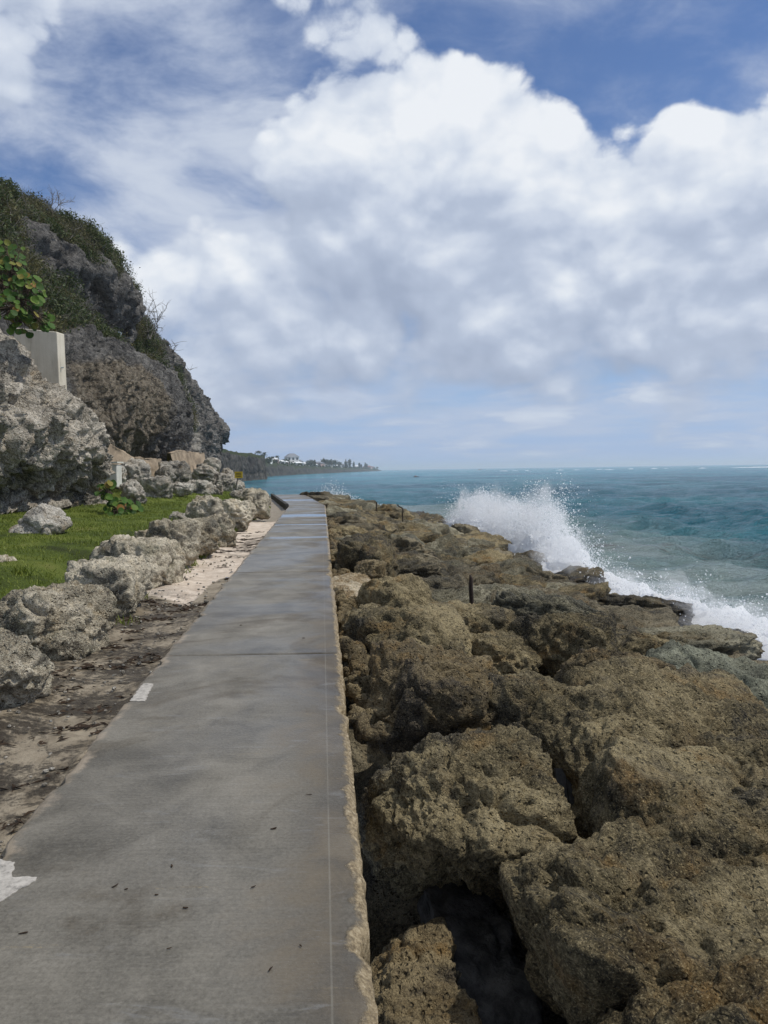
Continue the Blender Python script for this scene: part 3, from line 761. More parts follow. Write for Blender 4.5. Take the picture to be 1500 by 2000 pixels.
def puddles():
    spec = [((538, 1008), .62, 2.3, -.26, 'long sky-reflecting puddle on the sand beside the path bend'),
            ((528, 985), .7, 3.2, -.26, 'far shallow puddle between boulders and the path kerb'),
            ((455, 1125), .10, 1.9, -.105, 'narrow wet puddle along the inland edge of the path')]
    for k, ((px, py), rx, ry, z, lab) in enumerate(spec):
        c = on(px, py, z); n = 90; a = np.arange(n)*2*math.pi/n
        r = 1+.38*fbm(np.stack([np.cos(a)*1.6+k*7, np.sin(a)*1.6, a*0], 1), 4)
        sl = -.09
        yy = np.sin(a)*r*ry; xx = np.cos(a)*r*rx + sl*yy
        V = np.concatenate([np.stack([c[0]+xx, c[1]+yy, xx*0+z], 1), [[c[0], c[1], z]]])
        i = np.arange(n); o = mk('puddle', V, np.stack([i, (i+1) % n, np.full(n, n)], 1), M['puddle']); tag(o, lab, 'puddle', kind='structure')
puddles()

# ------------------------------------------------------------------ sea
def sea():
    ny, nx = 540, 250
    d = np.exp(np.linspace(math.log(8.5), math.log(16000.0), ny)); tn = np.tan(np.radians(np.linspace(-34, 38, nx)))
    D, T = np.meshgrid(d, tn, indexing='ij'); X = (D*T).ravel(); Y = D.ravel()
    step = Y*.0140; rs = np.random.RandomState(12); z = np.zeros_like(X)
    sh = X - shoreX(np.minimum(Y, 75)); sh = np.where(Y > 75, 20+(Y-75)*.3, sh)
    for k in range(26):
        L = 1.6*1.16**k if k < 18 else 24*(1+.3*(k-18)); th = rs.normal(math.radians(205), .95); kx, ky = math.sin(th)*2*math.pi/L, math.cos(th)*2*math.pi/L
        amp = .075*L**.58/(1+(L/6.0)**1.35)*sstep(L/step, 2.2, 4.5)*(.6+.4*rs.rand())
        ph = kx*X+ky*Y+rs.rand()*6.28+.8*perlin(P2(X/L*.35+k, Y/L*.35))
        z += amp*(1-2*np.abs(np.sin(ph/2))**1.2)*.9
    z *= (.22+.78*sstep(sh, 1, 14)); z += .10*sstep(Y, 12, 40)*fbm(P2(X*.22, Y*.4), 3)*sstep(1/step, .3, 1.2)
    foam = .95*sstep(sh, 2.8, .2) + .36*sstep(sh, 8.5, 1.5)*sstep(Y, 60, 40)
    foam += .35*np.exp(-((sh-6.0)/1.1)**2)*sstep(perlin(P2(X*.16+3, Y*.16)), 0, .5)*sstep(Y, 34, 24)
    foam += .55*sstep(z, .30, .50)*sstep(Y, 30, 60)*sstep(Y, 700, 200)*sstep(perlin(P2(X*.03, Y*.03)), .1, .4)
    foam += .5*np.exp(-((Y-39)/3.5)**2)*np.exp(-((X-2.9)/1.6)**2)
    wl = np.exp(-((Y-(33.5-.55*(X-11)))/.8)**2)*sstep(X, 7, 10)*sstep(X, 20, 15)
    wl = np.maximum(wl, np.exp(-((Y-29)/.6)**2)*sstep(X, 14.5, 15.5))
    o = mk('sea', np.stack([X, Y, SEA+z], 1), gridF(ny, nx), M['water'], attrs={'shore': sh, 'foam': foam, 'dist': Y, 'weedline': wl})
    tag(o, kind='structure')
    # breakers on the outer reef: real white wave ridges
    for k, (px0, px1, py, h) in enumerate([(1425, 1560, 907.8, 3.0), (975, 992, 914, 1.8), (1000, 1012, 914, 1.2), (1026, 1032, 914.6, 2.2), (1086, 1101, 913.2, 2.0), (1163, 1178, 912.4, 1.6), (1180, 1199, 912.6, 1.5), (1228, 1236, 911.2, 3.0), (1272, 1283, 910.8, 2.4), (1365, 1378, 908.6, 1.8), (1120, 1132, 913.6, 1.2), (1298, 1303, 910.2, 1.4)]):
        Yd = 760+40*(k % 3); n = 40; p0, p1 = at(px0, py, Yd), at(px1, py, Yd); t = np.linspace(0, 1, n); rsn = np.random.RandomState(k)
        prof = np.sin(np.pi*t)**.5*(.45+.55*np.abs(fbm(P2(t*9*max(1, (px1-px0)/30), t*0+k*5), 3)))*h*.55
        x = p0[0]+(p1[0]-p0[0])*t; V = []; m = 7
        for j in range(m):
            b = j/(m-1); V.append(np.stack([x, Yd+(b-.5)*9+1.5*perlin(P2(t*8, t*0+j)), SEA-.1+prof*np.sin(np.pi*b)**.7*1.0], 1))
        o = mk('reef_breaker', np.concatenate(V), gridF(m, n), M['foam']); 
        lab = 'long white breaker on the reef at the right end of the horizon' if k == 0 else 'small white breaker on the reef along the horizon'
        tag(o, lab, 'wave', None if k == 0 else 'small breakers on the outer reef')
sea()

# ------------------------------------------------------------------ revetment of boulders on the sea side
def revetment_bed():
    ys = np.concatenate([np.linspace(-3, 14, 170), np.linspace(14.2, 70, 150)]); us = np.linspace(-.05, 12, 110)
    Y, U = np.meshgrid(ys, us, indexing='ij'); X = XR(Y)+U; Xf, Yf, Uf = X.ravel(), Y.ravel(), U.ravel()
    P = np.stack([Xf, Yf, 0*Xf], 1); F1, F2, _ = worley(P*.9)
    wd = shoreX(Yf) - XR(Yf)                     # local width, path to water
    z = rev_top(Uf*8.0/np.maximum(wd, 3), Yf) - .62 + .35*(sstep(F2-F1, 0, .5)-.5) + .14*fbm(P*1.6, 4) + .03*ridged(P*7, 3)
    z -= 2.2*sstep(Uf, wd-.8, wd+1.8)
    z -= .5*sstep(Yf, 3.9, 2.9)*sstep(Uf, 1.3, .5)
    z = np.where(Yf > 52, z-.12*(Yf-52), z)
    o = mk('revetment_bed', np.stack([Xf, Yf, z], 1), gridF(len(ys), len(us)), M['dark_rock']); tag(o, kind='structure')
revetment_bed()

HAND = []
def rev_rock(label, px, py, Y, dims, seed, n, mat='brown_rock', rz=0, tx=0, ty=0, **kw):
    c = at(px, py, Y); kw = dict(dict(p=13, planes=8, lump=.11, rough=.8), **kw); V, Q = boulder(seed, n, dims, **kw); V = xyrot(V, rz, tx, ty)
    o = mk('revetment_boulder', V, Q, M[mat], loc=tuple(c)); tag(o, label, 'boulder', 'boulders of the sea revetment')
    HAND.append((c[0], c[1], max(dims[0], .2), max(dims[1], .2))); return o

rev_rock('large honeycomb-pitted brown boulder beside the path edge, overhanging a dark gap', 905, 1598, 3.95, (.52, .58, .41), 11, 76, rz=.2, pit=1.8, pitf=13, lump=.14, cut=[(-.2, -.8, -.6, .66), (.1, -.25, 1, .80), (-.9, -.3, .3, .86)])
rev_rock('ochre-topped boulder with a dark shaded left face at the bottom right', 1290, 1890, 2.85, (.72, .60, .46), 23, 76, rz=-.35, ty=.08, pit=1.0, pitf=10, lump=.13, cut=[(-.85, -.45, -.35, .60), (-.1, .1, 1, .66), (.3, -.9, -.2, .8)])
rev_rock('nearest brown boulder cut off by the bottom right corner', 1440, 2130, 2.15, (.46, .36, .30), 37, 57, rz=.3, pit=.9)
rev_rock('huge rough tan boulder right of the dark crack, largest of the revetment', 1345, 1530, 4.55, (1.12, 1.12, .56), 41, 94, rz=.25, tx=.04, ty=.10, pit=.9, lump=.10, p=14, cut=[(0, -.12, 1, .62), (-1, .05, .1, .84), (.2, -.7, .7, .80)])
rev_rock('brown boulder left of the dark crack, leaning on the huge tan boulder', 1015, 1440, 5.2, (.45, .72, .42), 52, 57, rz=.1, pit=.7, lump=.14)
rev_rock('humped reddish-brown boulder behind the honeycomb boulder, with a deep recess', 835, 1400, 5.35, (.50, .55, .40), 67, 57, mat='gold_rock', rz=-.3, pit=.8, lump=.24)
rev_rock('dark olive domed boulder next to the path beyond the reddish hump', 826, 1285, 7.1, (.52, .66, .40), 71, 50, rz=.3, pit=.6, lump=.14)
rev_rock('small smooth oblong block wedged between larger boulders, dark gaps around it', 980, 1295, 7.3, (.36, .34, .24), 83, 40, rz=.35, pit=.5, lump=.10, p=10)
rev_rock('squarish tan boulder just right of the oblong block', 1095, 1268, 7.7, (.54, .52, .36), 97, 45, rz=-.3, pit=.7)
rev_rock('long low grey slab lying behind the squarish tan boulder', 1075, 1208, 9.2, (.80, .36, .26), 101, 40, mat='green_rock', rz=-.25, ty=.16, pit=.6, p=11)
rev_rock('small wedge-shaped rock right of the squarish boulder, over dark hollows', 1245, 1280, 8.5, (.46, .40, .25), 113, 38, rz=.2, pit=.6)
rev_rock('broad pale grey-green flat boulder on the seaward side, upper right', 1425, 1385, 6.7, (.98, .86, .42), 127, 63, mat='pale_green_rock', rz=-.2, ty=.16, pit=.7, lump=.10, cut=[(0, 0, 1, .70)])
rev_rock('brown boulder below the rusty iron stake', 920, 1240, 8.4, (.52, .50, .32), 131, 40, pit=.9, pitf=10)
rev_rock('rough reddish rock lodged above the huge tan boulder', 1190, 1335, 6.6, (.50, .42, .30), 149, 40, rz=.5, mat='gold_rock', pit=.8)
rev_rock('small knobbly rock at the right edge below the dark hollow', 1490, 1590, 3.75, (.24, .26, .17), 151, 35, pit=1.0)
rev_rock('low brown rock at the right edge below the huge tan boulder', 1420, 1690, 3.45, (.40, .30, .24), 159, 40, rz=.4, pit=1.0)
rev_rock('yellowish rock in the dark gap at the foot of the path', 812, 2000, 3.0, (.20, .48, .20), 163, 50, mat='gold_rock', rz=.1, pit=.5, lump=.12)
rev_rock('lumpy brown rock hugging the path edge beyond the sandy rubble', 722, 1098, 13.2, (.52, .9, .42), 173, 35, mat='brown_rock', pit=.7)
rev_rock('round honey-coloured rock standing above the sandy rubble by the path', 724, 1128, 11.6, (.25, .24, .24), 181, 30, mat='gold_rock', pit=1.0)
rev_rock('dark rock with a square corner beside a black hollow near the path', 775, 1200, 9.2, (.48, .5, .40), 191, 40, mat='brown_rock', rz=.5, pit=.7)
rev_rock('crumbling olive rock pressed against the path edge', 722, 1250, 7.6, (.24, .55, .30), 193, 38, mat='brown_rock', rz=.05, pit=1.1)
rev_rock('lone rounded rock standing up at the surf line before the spray', 910, 1050, 29.0, (.62, .6, .55), 199, 30, mat='dark_rock', pit=.8)

# shared shapes for the rest of the revetment
VARS = {}
def variants(key, n, count, **kw):
    if key not in VARS:
        L = []
        for k in range(count):
            V, Q = boulder(900+31*k+len(key), n, (1.0, .92, .78), lump=.17, pitf=7, rough=1.5, planes=8, p=15, **kw)
            me_o = mk('revetment_boulder', V, Q, M['brown_rock']); L.append(me_o.data); bpy.data.objects.remove(me_o)
        VARS[key] = L
    return VARS[key]
def fill_revetment():
    rs = np.random.RandomState(77); pos = []
    y = 1.9
    while y < 56:
        sp = .92 + .007*y; wd = float(shoreX(y)-XR(y)); u = .42 + rs.rand()*.2
        while u < wd+.5:
            yy = y+rs.uniform(-.38, .38)*sp; uu = u+rs.uniform(-.22, .22); pos.append((uu, yy, sp*rs.uniform(.60, 1.0), wd))
            u += sp*rs.uniform(.95, 1.3)
        y += sp*.92
    mats = ['brown_rock', 'brown_rock', 'brown_rock', 'brown_rock', 'dark_rock', 'dark_rock', 'green_rock', 'green_rock']
    cache = {}
    for k, (u, y, s, wd) in enumerate(pos):
        x = float(XR(y))+u
        bad = False
        for hx, hy, rx, ry in HAND:
            if ((x-hx)/(rx+.26))**2+((y-hy)/(ry+.26))**2 < 1: bad = True
        if y < 3.6 and u < 1.0: bad = True
        px = 750+x/max(y, .1)*FPX
        if px > 1650 or bad: continue
        if y < 8: key, n, c = 'near', 40, 6
        elif y < 20: key, n, c = 'mid', 28, 8
        else: key, n, c = 'far', 16, 8
        vs = variants(key, n, c, pit=1.0, fine=True)
        vi = rs.randint(len(vs)); mi = mats[rs.randint(len(mats))]
        if u > wd-1.4: mi = 'dark_rock'
        o = bpy.data.objects.new('revetment_boulder', vs[vi]); COL.objects.link(o)
        o.material_slots[0].link = 'OBJECT'; o.material_slots[0].material = M[mi]
        fl = rs.uniform(.42, .66)
        sx, sy, sz = s*rs.uniform(.75, 1.15), s*rs.uniform(.75, 1.15), s*fl
        if u < s*.9+.10: u = s*.9+.10; x = float(XR(y))+u
        zt = float(rev_top(np.array(u*8.0/max(wd, 3)), y)) + rs.normal(0, .13)
        o.scale = (sx, sy, sz); o.rotation_euler = (rs.normal(0, .16), rs.normal(.10, .16), rs.rand()*6.28)
        o.location = (x, y, zt-sz*.74)
        across = 'against the path' if u < 1.2 else ('wet at the surf line' if u > wd-1.4 else ('on the seaward slope' if u > wd*.55 else 'in the middle of the slope'))
        along = 'nearest the viewer' if y < 8 else ('around the rusty stake' if y < 14 else ('before the splashing wave' if y < 27 else ('beyond the splash' if y < 38 else 'past the path bend')))
        colr = {'brown_rock': 'brown', 'dark_rock': 'dark', 'green_rock': 'grey-green', 'gold_rock': 'ochre'}[mi]
        size = 'big' if max(sx, sy) > 1.12 else ('mid-sized' if max(sx, sy) > .88 else 'small'); shp = 'flat' if fl < .50 else ('humped' if fl > .58 else 'rough')
        tag(o, '%s %s %s boulder %s, %s' % (size, shp, colr, across, along), 'boulder', 'boulders of the sea revetment')
fill_revetment()

def rubble():
    rs = np.random.RandomState(4); U, Q = cubesphere(4); Vs = []; Fs = []; n = 0
    for k in range(420):
        y = rs.uniform(2.0, 26)**1.0; u = abs(rs.normal(.08, .12)); r = rs.uniform(.03, .11)
        if y < 4.6: continue
        if 10 < y < 13: u *= 2.5
        nr = rs.normal(size=(7, 3)); nr /= np.linalg.norm(nr, axis=1)[:, None]; V = U*r*rs.uniform(.6, 1.3, 3)*(((np.maximum(U @ np.concatenate([nr, -nr[:3]]).T, 0)**14).sum(1)+.02)**(-1/14))[:, None]*.8; V = V*(1+.3*fbm(U*2.0+k*3.1, 3))[:, None]
        V = V+[float(XR(y))+u+.03, y, -.06-.3*u-r*.5-rs.rand()*.10]
        Vs.append(V); Fs.append(Q+n); n += len(V)
    o = mk('edge_rubble', np.concatenate(Vs), np.concatenate(Fs), M['gold_rock']); tag(o, 'crumbled ochre rubble along the sea edge of the path', 'rubble', kind='stuff')
    # sandy fill patch by the path
    Uc = cubesphere(24); V = Uc[0]*np.array([.42, 1.0, .16]); V[:, 2] += .05*fbm(V*4, 4)
    c = on(680, 1150, -.18); o = mk('sandy_rubble', V, Uc[1], M['pale_gold'], loc=tuple(c)); tag(o, 'patch of pale sandy rubble between path and dark rocks', 'rubble')
M['pale_gold'] = rock_material('sandy_rubble_stone', (.11, .075, .035), (.25, .175, .085), (.52, .44, .31), (.30, .19, .07), patch=1.6, bumpd=.04)
rubble()

# iron stakes, plank, block and litter among the boulders
def stake(label, px, py, Y, pts, rad):
    c = at(px, py, Y); m = MB(); m.tube(np.array(pts, float), rad, 7); o = m.build('iron_stake', M['rust'], loc=tuple(c), smooth=True)
    return tag(o, label, 'stake', 'rusted iron among the rocks')
stake('upright rusty iron stake standing between the boulders', 921, 1188, 9.9, [(.01, 0, -.75), (0, 0, -.1), (0, .01, .12), (-.01, 0, .30), (-.005, 0, .42), (-.02, 0, .47)], np.array([.034, .034, .033, .031, .026, .008]))
stake('bent rusty rod curling up on the skyline of the rocks', 786, 1004, 31.5, [(.03, 0, -.8), (.0, 0, 0), (.03, 0, .16), (-.02, 0, .27), (-.14, 0, .33), (-.22, 0, .42)], .028)
stake('short rusty stub on the rocks near the path bend', 735, 992, 36.0, [(0, 0, -.5), (0, 0, 0), (.02, 0, .18), (.03, 0, .3)], .03)

def plank():
    c = at(1109, 1545, 4.25); m = MB()
    R = Euler((-.35, .05, .15)).to_matrix()
    a = thing('plank', 'short grey weathered board stuck in the dark crack', 'board', tuple(c))
    for dx, w in ((-.038, .062), (.032, .068)):
        b = MB(); b.box((dx, 0, 0), (w, .024, .26), R); b.build('board', M['wood'], a)
plank()
def gap_block():
    c = at(945, 1930, 3.25); R = Euler((.12, .10, .14)).to_matrix()
    V, Q = boulder(611, 26, (.19, .72, .10), planes=0, p=26, lump=.05, rough=.5, pit=.5, pitf=8); V = V @ np.array(R).T
    o = mk('concrete_beam', V, Q, M['block'], loc=tuple(c)); tag(o, 'dark wet concrete beam lying in the gap below the path', 'beam')
    c = at(1336, 1578, 3.95); U, Q = cubesphere(12); V = U*.055*(1+.25*fbm(U*3, 3))[:, None]
    o = mk('plastic_lump', V, Q, M['plastic_black'], loc=tuple(c)); tag(o, 'black plastic lump lodged on the huge tan boulder', 'litter')
gap_block()

# ------------------------------------------------------------------ pale boulder row between sand and lawn, and boulders at the cliff foot
def land_rock(label, px0, px1, ytop, ybot, Y, seed, mat='row_rock', n=48, depth=1.0, name='boulder', group='boulders edging the lawn', **kw):
    xc = (px0+px1)/2; top = at(xc, ytop, Y+.15); bot = at(xc, ybot, Y); w = (px1-px0)/FPX*Y/2
    hz = max(.12, (top[2]-bot[2])/2)
    V, Q = boulder(seed, int(n*.56)+2, (w*1.04, w*depth*1.0, hz*1.02), **kw); rs = np.random.RandomState(seed)
    V = xyrot(V, rs.uniform(-.4, .4), rs.normal(0, .08), rs.normal(0, .08))
    o = mk(name, V, Q, M[mat], loc=(bot[0]*(1+w*depth*.5/Y), Y+w*depth*.5, bot[2]+hz*.78)); tag(o, label, 'boulder', group); return o

ROW = [
 ('tan boulder at the left edge, nearest of the pale row', -80, 72, 1232, 1372, 5.0, 301, 56),
 ('wide rounded grey boulder with rough surface, second of the row from the front', -10, 198, 1142, 1292, 6.6, 307, 72),
 ('flat-topped dark-crowned boulder third of the row', 130, 284, 1098, 1206, 8.4, 311, 64),
 ('dome-shaped speckled boulder in the row above pale sand', 196, 345, 1044, 1148, 10.6, 313, 64),
 ('cracked grey boulder pair behind the speckled dome', 285, 385, 1014, 1102, 12.6, 317, 56),
 ('knobbly pale boulder before the tall mid-row boulder', 338, 418, 1010, 1080, 14.0, 331, 52),
 ('rough low boulder at the sand edge midway along the row', 385, 455, 1005, 1062, 16.4, 337, 48),
 ('tall pale boulder with grooved top midway along the row', 368, 440, 958, 1050, 17.4, 347, 52),
 ('brown-faced squarish boulder by the seaweed patch', 436, 492, 970, 1030, 20.5, 349, 52),
 ('rounded tan boulder beside the far puddle', 478, 524, 960, 1008, 24.5, 353, 48),
 ('small grey stone at the foot of the speckled dome', 268, 300, 1040, 1062, 13.2, 359, 32),
 ('low ledge of tan rock at the far end of the row', 470, 522, 955, 985, 30, 367, 40),
]
for lab, a, b, t, bo, Y, sd, n in ROW: land_rock(lab, a, b, t, bo, Y, sd, n=n, lump=.17, pit=.9, rough=.95, p=11, planes=9)
land_rock('pointed white boulder alone on the lawn', 16, 138, 974, 1068, 13.2, 401, 'pale_rock', 60, .8, group='boulders on the lawn', lump=.10, pit=.3, p=12, cut=[(-.6, -.3, .75, .55), (.7, -.2, .6, .62)])
land_rock('small flat white stone lying on the lawn', 334, 366, 1001, 1018, 18.5, 403, 'pale_rock', 28, .9, group='boulders on the lawn')
land_rock('dark mossy boulder at the left edge of the lawn', -50, 32, 1078, 1124, 9.4, 407, 'row_rock', 44, .9, group='boulders on the lawn')

PILE = [
 ('big round grey boulder at the cliff foot beside the white block', 240, 292, 893, 945, 30, 501),
 ('upright pale slab of rock behind the sea grape plant', 246, 284, 932, 990, 24, 503),
 ('pale sloping boulder leaning at the cliff foot', 277, 332, 930, 978, 27, 505),
 ('brown lumpy boulder under the tan retaining wall', 306, 338, 905, 945, 33, 507),
 ('dark jagged boulder below the right tan wall', 320, 372, 894, 944, 36, 509),
 ('low white boulder on the grass at the cliff foot', 334, 372, 940, 962, 29, 511),
 ('tall white boulder piled left of the yellow sign', 384, 424, 900, 950, 40, 513),
 ('grey boulder high on the pile near the cliff nose', 398, 434, 890, 922, 50, 515),
 ('white rounded boulder low on the pile', 370, 412, 935, 968, 33, 517),
 ('small white boulder by the far grass patch', 410, 434, 945, 968, 34, 519),
 ('pale ridge boulder just left of the yellow sign', 424, 462, 920, 962, 40, 521),
 ('tan boulder behind the yellow sign', 432, 456, 912, 935, 52, 523),
 ('brown boulder right of the sign post', 455, 478, 936, 962, 42, 525),
 ('flat pale rock shelf below the sign', 470, 506, 954, 972, 38, 527),
 ('low pale rock shelf beside the far puddle', 450, 500, 958, 982, 33, 529),
 ('grey rock between the white block and the round boulder', 222, 246, 905, 945, 29, 531),
]
for lab, a, b, t, bo, Y, sd in PILE: land_rock(lab, a, b, t, bo, Y, sd, 'pale_rock', 34, 1.0, group='boulders piled at the cliff foot', lump=.2, pit=.9, rough=1.0, pitf=4)

# ------------------------------------------------------------------ breaking wave
def splash():
    rs = np.random.RandomState(21)
    # control: photo column of the foot of the spray, its crest row; along the shore line
    ctl = [(y, float(shoreX(y))+dx, zc, sp) for y, dx, zc, sp in [  # distance, offset seaward, crest height, spread
        (42, -.2, -1.7, 1.0), (38, .2, -1.0, .9), (36, .3, .25, 1.1), (33, .4, .35, 1.2), (30, .5, .25, 1.3), (28, .5, .45, 1.3), (26, .5, .85, 1.2), (24.6, .5, .6, 1.1), (23.2, .4, -.5, 1.0), (21.5, .4, -.65, 1.0),
        (20, .4, -.35, 1.0), (18.6, .4, -.95, 1.1), (17, .4, -1.1, 1.1), (16.2, .5, -1.15, 1.0), (15.8, .6, -.75, .6), (15.3, .5, -1.15, 1.1), (13.3, .5, -1.0, 1.3), (11.7, .5, -.9, 1.4), (9.5, .5, -1.0, 1.4)]]
    C = np.array(ctl)[::-1]
    def prof(y): return np.interp(y, C[:, 0], C[:, 1]), np.interp(y, C[:, 0], C[:, 2]), np.interp(y, C[:, 0], C[:, 3])
    # droplets: jets thrown up and out, clumped
    N = 900000
    y = 9.5+32.5*rs.rand(N)**1.0; xb, zc, sp = prof(y)
    hgt = zc-SEA
    wgt = np.clip(hgt/2.6, .10, 1)
    t = rs.rand(N)**1.35
    jitter = 1+.30*fbm(np.stack([y*1.7, y*0, y*0+5], 1), 4)
    z = SEA + hgt*t*jitter*1.08
    x = xb + sp*(rs.normal(0, .38, N)) + sp*.35*t*rs.normal(.3, .6, N)
    P = np.stack([x, y, z], 1)
    cl = fbm(P*np.array([1.1, 1.1, .9])+3, 4, .6)
    rel = t
    keep = (rs.rand(N) < wgt) & (cl > -.75 + .95*rel**1.8 + .30*rs.rand(N)*rel) & (rs.rand(N) < 1.05-.62*rel)
    P = P[keep]; rel = rel[keep]
    # stray drops
    M2 = 6500; y2 = rs.uniform(11, 40, M2); xb, zc, sp = prof(y2); tt = rs.rand(M2)
    P2_ = np.stack([xb+sp*rs.normal(0, .75, M2), y2, SEA+(zc-SEA)*tt*1.22+.1*rs.rand(M2)], 1); k2 = rs.rand(M2) < np.clip((zc-SEA)/2.5, .15, 1)
    P2_ = P2_[k2]
    cap = 122000
    if len(P) > cap: sel = rs.choice(len(P), cap, False); P, rel = P[sel], rel[sel]
    P = np.concatenate([P, P2_]); rel = np.concatenate([rel, np.full(len(P2_), 1.35)])
    n = len(P); print('droplets', n)
    sz = (.0095+.022*rs.rand(n)**4)*(P[:, 1]/28)**.5*(1.35-.6*rel)
    tet = np.array([[1, 1, 1], [-1, -1, 1], [-1, 1, -1], [1, -1, -1]], float)/1.3
    an = rs.rand(n)*6.28; ca, sa = np.cos(an), np.sin(an)
    T = tet[None]*sz[:, None, None]*rs.uniform(.7, 1.4, (n, 1, 3))
    Xr = T[..., 0]*ca[:, None]-T[..., 1]*sa[:, None]; Yr = T[..., 0]*sa[:, None]+T[..., 1]*ca[:, None]
    V = np.stack([Xr, Yr, T[..., 2]], 2)+P[:, None]
    i = np.arange(n)*4; F = np.concatenate([np.stack([i, i+1, i+2], 1), np.stack([i, i+2, i+3], 1), np.stack([i, i+3, i+1], 1), np.stack([i+1, i+3, i+2], 1)])
    o = mk('wave_spray', V.reshape(-1, 3), F, M['foam'], smooth=False); tag(o, 'white spray of the wave bursting over the rocks', 'spray', kind='stuff')
    # churned foam body at the foot of the spray
    ny, nv = 420, 40; ys = np.linspace(9.0, 43, ny); ph = np.linspace(0, math.pi, nv)
    Y, PH = np.meshgrid(ys, ph, indexing='ij'); xb, zc, sp = prof(Y)
    hh = np.minimum((zc-SEA)*.52, 1.15)+.06; X = xb - np.cos(PH)*sp*1.2*-1; Z = SEA-.15+np.sin(PH)**.8*hh
    V = np.stack([X.ravel(), Y.ravel(), Z.ravel()], 1); nrm = grid_normals(V.reshape(ny, nv, 3)).reshape(-1, 3)
    up = np.where(nrm[:, 2:3] < 0, -nrm, nrm)
    D = .22*fbm(V*1.2, 4, .6)+.10*ridged(V*3.1, 3)+.04*fbm(V*9, 3)
    V = V + up*D[:, None]
    o = mk('foam_surge', V, gridF(ny, nv), M['foam']); tag(o, 'churning white foam where the wave meets the rocks', 'foam', kind='stuff')
    # fine mist hanging in the plume: a closed lumpy body of thin white vapour
    Uc, Qc = cubesphere(10); Vs = []; Fs = []; nb = 0; rm = np.random.RandomState(66)
    for yc in np.concatenate([np.linspace(24, 37, 13), np.linspace(10, 23, 12)]):
        xb, zc, sp = prof(yc); hgt = float(zc)-SEA; r = np.array([.75*float(sp), .95, .50*hgt])
        v = Uc*r*(1+.7*fbm(Uc*1.9+yc*3, 3))[:, None]+[float(xb)+rm.normal(0, .2), yc+rm.normal(0, .2), SEA+.46*hgt]
        Vs.append(v); Fs.append(Qc+nb); nb += len(v)
    mm = bpy.data.materials.new('spray_mist'); mm.use_nodes = True; mm.node_tree.nodes.clear(); Nm = NT(mm.node_tree)
    om = Nm.n('ShaderNodeOutputMaterial'); vp = Nm.n('ShaderNodeVolumePrincipled'); mm.node_tree.links.new(vp.outputs[0], om.inputs['Volume'])
    vp.inputs['Color'].default_value = (.98, .98, .98, 1); vp.inputs['Density'].default_value = .5; vp.inputs['Anisotropy'].default_value = .2
    o = mk('spray_mist', np.concatenate(Vs), np.concatenate(Fs), mm); tag(o, 'thin white mist hanging in the bursting wave', 'mist', kind='stuff')
    # little splash past the bend
    rs = np.random.RandomState(5); n = 3500; a = rs.normal(0, 1, n); c = at(632, 972, 62)
    P = np.stack([c[0]+a*1.5+.8, c[1]+rs.normal(0, .7, n), -1.4+np.abs(rs.normal(0, .75, n))*np.exp(-a*a*.5)], 1)
    s = .014+.03*rs.rand(n)**2; V = (tet[None]*s[:, None, None]+P[:, None]).reshape(-1, 3)
    i = np.arange(n)*4; F = np.concatenate([np.stack([i, i+1, i+2], 1), np.stack([i, i+2, i+3], 1), np.stack([i, i+3, i+1], 1), np.stack([i+1, i+3, i+2], 1)])
    o = mk('distant_spray', V, F, M['foam']); tag(o, 'small far splash behind the rocks past the path bend', 'spray', kind='stuff')
splash()

# ------------------------------------------------------------------ cliff
def catmull(A, t, axis=0):                      # A control array along axis 0, t in [0, n-1]
    n = len(A); i = np.clip(np.floor(t).astype(int), 0, n-2); f = (t-i)
    f = f.reshape(-1, *([1]*(A.ndim-1)))
    p0, p1, p2, p3 = A[np.maximum(i-1, 0)], A[i], A[i+1], A[np.minimum(i+2, n-1)]
    return .5*((2*p1)+(-p0+p2)*f+(2*p0-5*p1+4*p2-p3)*f*f+(-p0+3*p1-3*p2+p3)*f**3)

